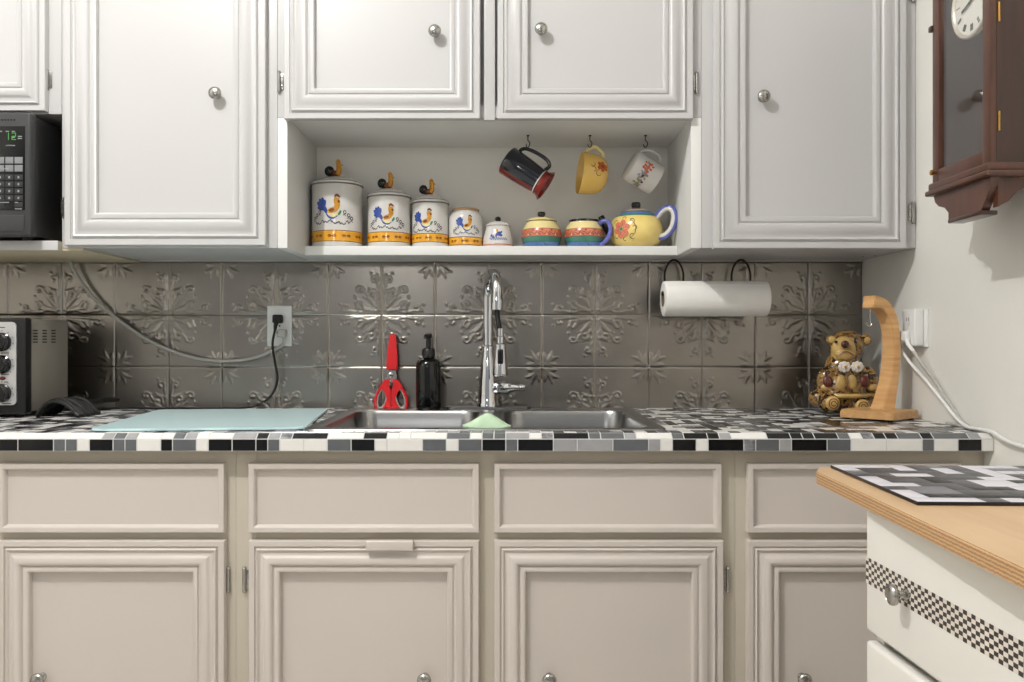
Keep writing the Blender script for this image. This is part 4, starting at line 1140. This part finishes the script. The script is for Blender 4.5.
# white floral mug: mouth to the lower right, handle on top
A = W(636, 166, dd)
A = W(630, 165, dd)
mt = axes(A, (.86, .18, -.46), (.46, .02, .88))
root = thing('mug', 'white mug painted with small flowers, hanging at the right over the teapot', 'mug', A, 'mugs hanging from the niche hooks')
prof = [(0, -.001), (.038, -.001), (.0415, .001), (.0430, .006), (.0432, .040), (.0436, .080), (.0426, .0815), (.0412, .080), (.0408, .04), (.040, .006), (0, .004)]
bm = BM(); lathe(bm, prof, (0, 0, 0), 48); bmesh.ops.transform(bm, matrix=mt, verts=bm.verts[:]); obj('cup', bm, M['cer_white'], root)
bm = BM(); tube(bm, handle_pts(.041, .08, .022, .014, .064), .0045, 12, smooth=6); bmesh.ops.transform(bm, matrix=mt, verts=bm.verts[:]); obj('handle', bm, M['cer_white'], root)
inv = mt.inverted(); v = inv @ Vector((0, -2.39, 1.107)); front = math.atan2(v.y, v.x)
sk = Skin((0, 0, 0), prof[2:7], off=.0008, front=front, base_r=.043)
FL = [mat('coral_paint', (206, 88, 56), .3), mat('lilac_paint', (150, 146, 168), .3), mat('olive_paint', (146, 140, 78), .3), M['cer_ochre'], M['script']]
rr = random.Random(3)
for s0, z0, n_ in ((-.017, .038, 1.5), (-.001, .034, 1.4), (.033, .036, 1.2)):
    for i in range(22):
        a = rr.uniform(0, 2 * PI); q = rr.uniform(0, .010) * n_; mi = (0 if s0 < -.01 else (1 if s0 < .01 else 2)) if rr.random() < .65 else rr.choice((2, 3, 4, 1))
        sk.blob(s0 + 1.3 * q * math.cos(a), z0 + q * math.sin(a), rr.uniform(.003, .0055), rr.uniform(.002, .004), a, mi, 8, e=rr.uniform(0, .0004))
bmesh.ops.transform(sk.bm, matrix=mt, verts=sk.bm.verts[:]); obj('flower_motif', sk.bm, FL, root)

# ------------------------------------------------------------------ bear cookie jar
bc = Vector((X(843, .155), -.155, CT)); K = 1 / 375.0      # metres per photo pixel at its depth
root = thing('bear_cookie_jar', 'glazed brown ceramic bear cookie jar with a white bow in the worktop corner', 'cookie jar', bc)
def BP(px, py, dy=0): return Vector((bc.x + (px - 843) * K, bc.y + dy, CT + (413 - py) * K))
bm = BM()
ball(bm, BP(842, 389), .062, (1.08, .85, .95)); ball(bm, BP(843, 368), .050, (1.0, .82, .9)); ball(bm, BP(847, 349, .002), .045, (1.02, .85, .95)); ball(bm, BP(847, 343, .004), .041, (1.05, .85, .85))
ball(bm, BP(824, 402, -.036), .030, (1, 1, .9)); ball(bm, BP(855, 405, -.036), .028, (1, 1, .85)); ball(bm, BP(816, 398, -.012), .024); ball(bm, BP(869, 399, -.012), .024)
ball(bm, BP(823, 378, -.018), .022, (1, .9, 1.5), rot=Euler((0, .35, 0))); ball(bm, BP(866, 378, -.018), .022, (1, .9, 1.5), rot=Euler((0, -.35, 0)))
ball(bm, BP(831, 340, .0), .014, (1, .7, 1)); ball(bm, BP(865, 340, .0), .017, (1.1, .7, 1)); ball(bm, BP(845, 401), .056, (1.15, .85, .62))
me = bpy.data.meshes.new('tmp'); bm.to_mesh(me); bm.free(); tmp = bpy.data.objects.new('tmp', me); COL.objects.link(tmp)
rm = tmp.modifiers.new('r', 'REMESH'); rm.mode = 'VOXEL'; rm.voxel_size = .0028; sm = tmp.modifiers.new('s', 'SMOOTH'); sm.iterations = 6
dg = bpy.context.evaluated_depsgraph_get(); m2 = bpy.data.meshes.new_from_object(tmp.evaluated_get(dg)); bpy.data.objects.remove(tmp)
bm = BM(); bm.from_mesh(m2)
for v in bm.verts:
    if v.co.z < CT + .0003: v.co.z = CT + .0003
obj('body', bm, M['bear'], root, 180)
bm = BM(); ball(bm, BP(840, 350, -.026), .033, (1.02, .52, 1.12)); ball(bm, BP(839, 354, -.034), .022, (1.1, .6, .85)); fc = obj('face', bm, M['bear_gold'], root, 180)
bm = BM(); ball(bm, BP(838, 344.5, -.048), .0105, (1, .7, 1)); obj('nose', bm, mat('dark_nose_glaze', (66, 28, 18), .12, coat=.5), fc)
bm = BM(); ball(bm, BP(849, 342, -.041), .0035, (1.2, .8, 1)); obj('eye', bm, M['rooster_black'], fc)
bm = BM(); ball(bm, BP(830, 342, -.041), .0035, (1.2, .8, 1)); obj('eye', bm, M['rooster_black'], fc)
bm = BM(); tube(bm, [BP(832, 355, -.045), BP(836, 352.2, -.0485), BP(840, 351.6, -.049), BP(844, 353.5, -.047), BP(847, 355.5, -.044)], .0013, 8, smooth=5); obj('mouth', bm, M['cer_brown'], fc)
for ex_, ey_ in ((831, 340), (865.5, 340.5)):
    bm = BM(); ball(bm, BP(ex_, ey_, -.008), .010, (1, .5, 1)); obj('ear', bm, M['bear_gold'], root)
for fx_ in (837.5, 850):
    bm = BM(); n = 8
    for i in range(n):
        a = 2 * PI * i / n; ball(bm, BP(fx_, 366.5, -.047) + Vector((.011 * math.cos(a), 0, .009 * math.sin(a))), .0066, (1, .45, 1), 2)
    ball(bm, BP(fx_, 366.5, -.047), .009, (1, .6, 1), 2)
    bw = obj('bow_flower', bm, M['bear_white'], root); bm = BM(); ball(bm, BP(fx_, 366.5, -.053), .0034, (1, .6, 1), 2); obj('flower_centre', bm, M['cer_ochre'], bw)
# vest front, belt, buckle, paw pads
for vx in (834, 844.5):
    bm = BM(); ball(bm, BP(vx, 382, -.0475), .0145, (.92, .5, 1.45)); obj('vest_panel', bm, M['bear_gold'], root)
bm = BM(); tube(bm, [BP(839.3, 373, -.053), BP(839.3, 382, -.0565), BP(839.3, 391, -.055)], .0016, 8, smooth=4); obj('vest_seam', bm, M['cer_brown'], root)
for vx in (822, 858):
    bm = BM(); ball(bm, BP(vx, 381, -.040), .0135, (.9, .5, 1.15)); obj('vest_side', bm, mat('wine_glaze', (88, 34, 30), .14, var=.35, scale=120, coat=.5), root)
bm = BM(); pts = [bc + Vector((.066 * math.cos(a), .056 * math.sin(a), (413 - 395) * K)) for a in [2 * PI * i / 56 for i in range(56)]]; tube(bm, pts, .0062, 8, closed=True, up=(0, 0, 1)); obj('belt', bm, M['bear_gold'], root)
for fx_, fy_ in ((824, 402), (853, 405)):
    bm = BM(); c = BP(fx_, fy_, -.061); ball(bm, c, .019, (1, .35, 1)); ft = obj('foot_sole', bm, M['bear_gold'], root)
    bm = BM(); tube(bm, [c + Vector((.0125 * (1 - .08 * i / 6) * math.cos(i * .6), -.0055 - .0006 * (i / 26), .0125 * math.sin(i * .6))) * 1 if i < 11 else c + Vector((.006 * math.cos(i * .6), -.0066, .006 * math.sin(i * .6))) for i in range(21)], .0011, 6, smooth=3); obj('sole_line', bm, M['cer_brown'], ft)
for px_, py_ in ((822, 387), (868, 387)):
    bm = BM(); ball(bm, BP(px_, py_, -.030), .013, (1.2, .8, .8)); obj('paw', bm, M['bear_gold'], root)

# ------------------------------------------------------------------ banana stand
nc = Vector((X(893.5, .43), -.43)); lc = Vector((X(838.0, .335), -.335)); rc_ = nc + Vector((.1015, .079))
u = (lc - nc); v2 = (rc_ - nc); far = nc + u + v2
cen = (nc + far) / 2
root = thing('banana_stand', 'honey wooden banana hanger with a curved arm standing beside the bear jar', 'banana stand', (cen.x, cen.y, CT))
bm = BM(); prism(bm, [(p.x, p.y) for p in roundpoly([nc, rc_, far, lc], .014)], CT + .005, CT + .024, 'z')
bmesh.ops.bevel(bm, geom=[e for e in bm.edges if all(v.co.z > CT + .02 for v in e.verts)], offset=.004, segments=3, affect='EDGES')
obj('base', bm, M['oak_flat'], root)
for p in (nc, rc_, far, lc):
    q = p + (cen - p) * .22; bm = BM(); lathe(bm, [(0, CT), (.006, CT), (.007, CT + .005), (0, CT + .005)], (q.x, q.y, 0), 12); obj('foot', bm, M['wire'], root)
# arm: C shaped, in a plane turned a little from the image plane
ua = Vector((.93, .37, 0)).normalized(); na = Vector((.37, -.93, 0)).normalized() * -1
da = .33
cl = [(881.5, 413), (885.5, 399), (889.5, 382), (892.5, 362), (893, 342), (890, 322), (884.5, 310.5), (877, 304), (866.5, 302)]
ps = catmull([W(a, b, da) for a, b in cl], 6)
th = [.0275, .0215, .0170, .0145, .0140, .0150, .0175, .0210, .0250]
bm = BM(); rings = []
base_pt = ps[0]
for i, p in enumerate(ps):
    t = (ps[min(i + 1, len(ps) - 1)] - ps[max(i - 1, 0)]).normalized(); nrm = Vector((-t.z, 0, t.x)).normalized()
    k = i / (len(ps) - 1) * (len(th) - 1); j = min(int(k), len(th) - 2); tt = th[j] + (th[j + 1] - th[j]) * (k - j)
    dx = p.x - base_pt.x; c = Vector((p.x, -da - .30 * (0) + .32 * dx, p.z))
    wd = Vector((.5, -.87, 0)).normalized() * .0175
    rings.append([bm.verts.new(c + nrm * (tt * s1 * .62) + wd * s2) for s1, s2 in ((-1, -1), (1, -1), (1, 1), (-1, 1))])
for a, b in zip(rings, rings[1:]):
    for i in range(4): bm.faces.new((a[i], a[(i + 1) % 4], b[(i + 1) % 4], b[i]))
bm.faces.new(rings[0]); bm.faces.new(rings[-1][::-1])
bmesh.ops.recalc_face_normals(bm, faces=bm.faces[:])
se = [e for e in bm.edges if len(e.link_faces) == 2 and e.calc_face_angle(0) > .8]
bmesh.ops.bevel(bm, geom=se, offset=.002, segments=2, affect='EDGES'); obj('arm', bm, M['oak'], root)
bm = BM(); c = W(869, 309, da); tube(bm, [c + Vector((0, -.006, .004)), c + Vector((0, -.006, -.030)), c + Vector((.003, -.008, -.038)), c + Vector((-.003, -.008, -.043)), c + Vector((-.009, -.006, -.038)), c + Vector((-.010, -.006, -.032))], .0018, 8, smooth=5); obj('hook', bm, M['nickel'], root)

# ------------------------------------------------------------------ wall clock on the right wall
XF = .872; cd0, cd1 = .655, .865
root = thing('wall_clock', 'dark mahogany pendulum wall clock with a glass door on the right wall', 'clock', (XR, -.76, CZ + .30))
zb = CZ + .322; zt = 2.02
bm = BM()
box(bm, XF + .012, XR - .001, -cd0 - .014, -cd0, zb, zt); box(bm, XF + .012, XR - .001, -cd1, -cd1 + .014, zb, zt)
box(bm, XF + .012, XR - .001, -cd1 + .013, -cd0 - .013, zb, zb + .014); box(bm, XF + .012, XR - .001, -cd1 + .013, -cd0 - .013, zt - .014, zt)
obj('case', bm, M['mahog'], root)
bm = BM(); box(bm, XR - .016, XR - .001, -cd1 + .0135, -cd0 - .0135, zb + .0135, zt - .0135); obj('back_panel', bm, mat('clock_back', (140, 116, 98), .5), root)
bm = BM(); sw = .026
for a, b in ((cd0, cd0 + sw), (cd1 - sw, cd1)): box(bm, XF, XF + .013, -b, -a, zb, zt, .003)
for a, b in ((zb, zb + .030), (zt - .035, zt)): box(bm, XF + .0004, XF + .0126, -cd1 + sw - .003, -cd0 - sw + .003, a, b, .002)
dr = obj('door_frame', bm, M['mahog2'], root)
bm = BM(); box(bm, XF + .006, XF + .0085, -cd1 + sw - .002, -cd0 - sw + .002, zb + .028, zt - .033); obj('glass_pane', bm, M['glass'], dr)
bm = BM(); lathe(bm, [(0, 0), (.003, 0), (.003, .006), (.0055, .009), (.0055, .012), (0, .014)], (XF, -cd0 - .018, H(172, .68)), 14, Matrix.Rotation(-PI / 2, 4, 'Y')); obj('door_knob', bm, M['brass'], dr)
for yy in (12, 121):
    bm = BM(); z_ = CZ - (yy - 341) * (CD - cd1) / F; tube(bm, [(XF + .016, -cd1 - .0015, z_ - .018), (XF + .016, -cd1 - .0015, z_ + .018)], .0018, 10); obj('hinge', bm, M['brass'], dr)
cdial = Vector((.900, -.755, 1.772)); q = Matrix.Rotation(-PI / 2, 4, 'Y')
bm = BM(); lathe(bm, [(0, -.004), (.066, -.004), (.066, 0), (0, .0003)], cdial, 48, q); dl = obj('dial', bm, M['dial'], root)
bm = BM(); lathe(bm, [(.0625, .0002), (.065, .004), (.068, .005), (.071, .003), (.0715, -.004)], cdial, 48, q); obj('bezel', bm, mat('pale_bezel', (214, 206, 192), .3, .4), dl)
bm = BM()
for i in range(12):
    a = i * PI / 6
    m = Matrix.Translation(cdial) @ Matrix.Rotation(a, 4, 'X')
    for k in range((1, 2, 3, 2, 1, 2, 3, 3, 2, 1, 2, 2)[i]):
        vs = box(bm, -.0012, -.0004, -.0014 + (k - 1) * .0035, .0000 + (k - 1) * .0035, .044, .057); bmesh.ops.transform(bm, matrix=m, verts=vs)
obj('numerals', bm, M['ink'], dl)['kind'] = 'stuff'
for nm, a, L_, w in (('hour_hand', -1.9, .034, .0022), ('minute_hand', .9, .05, .0016)):
    bm = BM(); vs = box(bm, -.004, -.003, -w, w, -.008, L_); bmesh.ops.transform(bm, matrix=Matrix.Translation(cdial) @ Matrix.Rotation(a, 4, 'X'), verts=vs); obj(nm, bm, M['ink'], dl)
bm = BM(); tube(bm, [(.925, -.77, 1.69), (.925, -.77, 1.45)], .0028, 8); pz_ = 1.50
pe = obj('pendulum', bm, M['brass'], root)
bm = BM(); lathe(bm, [(0, -.004), (.030, -.003), (.036, 0), (.030, .003), (0, .005)], (.922, -.77, pz_), 36, q); obj('bob', bm, M['brass'], pe)
bm = BM()
for a, b, g in ((zb - .012, zb + .004, .006), (zb - .022, zb - .011, .011)):
    box(bm, XF - g, XR - .001, -cd1 - g, -cd0 + g, a, b, .004, seg=3)
obj('base_moulding', bm, M['mahog2'], root)
# scroll bracket under the case: two cheeks and a front board
zk = zb - .022
bm = BM()
front = [(-cd0 - .002, zk), (-cd0 - .008, zk - .014), (-cd0 - .022, zk - .024), (-cd0 - .046, zk - .031), (-cd0 - .064, zk - .046), (-cd0 - .078, zk - .058), (-cd1 + .034, zk - .058), (-cd1 + .024, zk - .046), (-cd1 + .012, zk - .030), (-cd1 + .005, zk - .014), (-cd1 + .002, zk)]
prism(bm, front, XF + .002, XF + .018, 'x'); obj('bracket_front', bm, M['mahog2'], root)
for y_ in (-cd1 + .012, -cd0 - .040):
    bm = BM(); prism(bm, [(XF + .017, zk), (XR - .002, zk), (XR - .002, zk - .010), (XF + .085, zk - .014), (XF + .055, zk - .024), (XF + .036, zk - .044), (XF + .017, zk - .054)], y_ - .008, y_ + .008, 'y'); obj('bracket_side', bm, M['mahog2'], root)
bm = BM(); box(bm, XF - .003, XF + .030, -cd1 + .026, -cd0 - .066, zk - .066, zk - .057, .003); obj('bracket_foot', bm, M['mahog'], root)
bm = BM(); box(bm, XF - .004, XF + .012, -cd0 - .004, -cd0 + .010, CZ + .642, CZ + .654, .003); obj('side_bead', bm, M['mahog'], root)

# ------------------------------------------------------------------ drawer cart with plywood top
th_ = math.radians(-1.7)
CXo, CYo, CH = .4816, -1.07, CZ - .207
root = thing('drawer_cart', 'white drawer cart with a bare plywood top in the right foreground', 'cart', (CXo, CYo, 0), rot=(0, 0, th_))
bm = BM(); LEN = 1.05; WD = .500
ol = roundpoly([Vector((0, -LEN)), Vector((WD, -LEN)), Vector((WD, .056)), Vector((.022, .056)), Vector((0, .006))], .012)
vs = prism(bm, [(p.x, p.y) for p in ol], CH - .0185, CH, 'z')
bmesh.ops.recalc_face_normals(bm, faces=bm.faces[:])
bmesh.ops.bevel(bm, geom=[e for e in bm.edges if all(v.co.z > CH - .001 for v in e.verts)], offset=.0015, segments=2, affect='EDGES')
bm.normal_update()
for f in bm.faces: f.material_index = 1 if abs(f.normal.z) < .5 else 0
obj('plywood_top', bm, [M['ply'], M['ply_edge']], root, local=True)
BX, BY0, BY1 = .0225, -.165, -LEN + .03
bm = BM(); box(bm, BX + .016, WD - .085, BY1, BY0, .06, CH - .0187, .002)
box(bm, BX + .004, BX + .02, BY1, BY0 , CH - .045, CH - .0187, .001)
for a in (BY0 - .022, BY1): box(bm, BX + .004, BX + .02, a, a + .022, .06, CH - .044, .001)
box(bm, BX + .05, WD - .095, BY1 + .02, BY0 - .02, 0, .061)
obj('carcass', bm, M['cart'], root, local=True)
bm = BM(); box(bm, BX + .03, BX + .05, BY0 - .001, BY0 + .006, .10, CH - .06, .001); box(bm, BX + .026, BX + .04, BY0 + .0, BY0 + .012, CZ - .36, CZ - .335, .003)
obj('rear_bracket', bm, M['wire'], root, local=True)
YAW = Matrix.Translation((BX, BY0, 0)) @ Matrix.Rotation(math.radians(4.6), 4, 'Z') @ Matrix.Translation((-BX, -BY0, 0))
for o_ in root.children:
    if o_.name.startswith(('carcass', 'rear_bracket')): o_.data.transform(YAW)
def drawer(z0, z1):
    bm = BM(); box(bm, BX - .012, BX + .008, BY1 + .01, BY0 - .002, z0, z1, .006, seg=3); d = obj('drawer', bm, M['cart'], root, local=True); d.data.transform(YAW)
    zc = z0 + .084; cs_ = .0078; ch_ = .0051; n = int((BY0 - BY1 - .012) / cs_); V = [[None] * (n + 1) for _ in range(8)]
    bm = BM()
    for r_ in range(8):
        for i in range(n + 1): V[r_][i] = bm.verts.new((BX - .0126, BY0 - .004 - i * cs_, zc + (r_ - 3.5) * ch_))
    for r_ in range(7):
        for i in range(n): bm.faces.new((V[r_][i], V[r_][i + 1], V[r_ + 1][i + 1], V[r_ + 1][i])).material_index = (r_ + i) % 2
    obj('checker_strip', bm, [M['chk_w'], M['chk_b']], d, local=True).data.transform(YAW)
    for yk in (BY0 - .112, BY1 + .11): knob(d, Vector((BX - .0125, yk, zc - .002)), Vector((-1, 0, 0)), .85, local=True).data.transform(YAW)
drawer(CZ - .398, CZ - .230); drawer(CZ - .570, CZ - .411); drawer(CZ - .745, CZ - .585)

# mosaic board on the cart
bm = BM(); bx0, bx1, by0, by1 = .036, .470, -.268, .043
n = 15; xs2 = [bx0 + (bx1 - bx0) * i / n for i in range(n + 1)]; pr2 = [(by0 + (by1 - by0) * i / 11, CH + .0050) for i in range(12)]
mosaic(bm, xs2, pr2, random.Random(5), gap=.0006, rise=.0002, big=.16, weights=(26, 28, 14, 26, 6), first_rows=0)
bmesh.ops.translate(bm, verts=bm.verts[:], vec=(0, 0, 0))
rb = thing('mosaic_board', 'flat mosaic-patterned board lying on the plywood cart top', 'board', (CXo, CYo, 0), rot=(0, 0, th_))
M['lav'] = mat('pale_lavender_grey', (212, 210, 218), .35, var=.03, spec=.25)
M['b_blk'] = mat('printed_black', (30, 30, 32), .35, spec=.25); M['b_dk'] = mat('printed_dark_grey', (78, 78, 82), .35, spec=.25); M['b_md'] = mat('printed_grey', (118, 118, 124), .35, spec=.25)
M['dgrout'] = mat('charcoal_line', (70, 70, 74), .5)
obj('patterned_face', bm, [M['dgrout'], M['b_blk'], M['b_dk'], M['b_md'], M['lav'], M['b_dk']], rb, local=True)
bm = BM(); box(bm, bx0, bx1, by0, by1, CH + .0003, CH + .0049, .0004); obj('board_edge', bm, M['black'], rb, local=True)

# ------------------------------------------------------------------ light
def lamp(name, loc, power, size, col=(1, 1, 1)):
    l = bpy.data.lights.new(name, 'POINT'); l.energy = power; l.shadow_soft_size = size; l.color = col
    o = bpy.data.objects.new(name, l); COL.objects.link(o); o.location = loc; return o


lamp('ceiling_lamp', (-1.02, -1.85, 2.93), 122, .035, (1, .995, .985))
lamp('fill_light', (-.7, -3.4, 1.75), 15, .12, (1, .985, .96))  # added fill light behind the camera, not a lamp of the room
w = bpy.data.worlds.new('World'); SC.world = w; w.use_nodes = True
w.node_tree.nodes['Background'].inputs[0].default_value = (.97, .98, 1, 1); w.node_tree.nodes['Background'].inputs[1].default_value = .36

# ------------------------------------------------------------------ camera and view
cam = bpy.data.cameras.new('Camera'); cam.sensor_width = 36; cam.lens = F / 1024 * 36; cam.clip_start = .02
co = bpy.data.objects.new('Camera', cam); COL.objects.link(co); co.location = (0, -CD, CZ); co.rotation_euler = (PI / 2, 0, 0); SC.camera = co
SC.view_settings.view_transform = 'Standard'; SC.view_settings.look = 'None'; SC.view_settings.gamma = 1; SC.view_settings.exposure = -0.04
SC.view_settings.use_curve_mapping = False
SC.cycles.use_denoising = True
SC.cycles.max_bounces = 8; SC.cycles.sample_clamp_indirect = 6
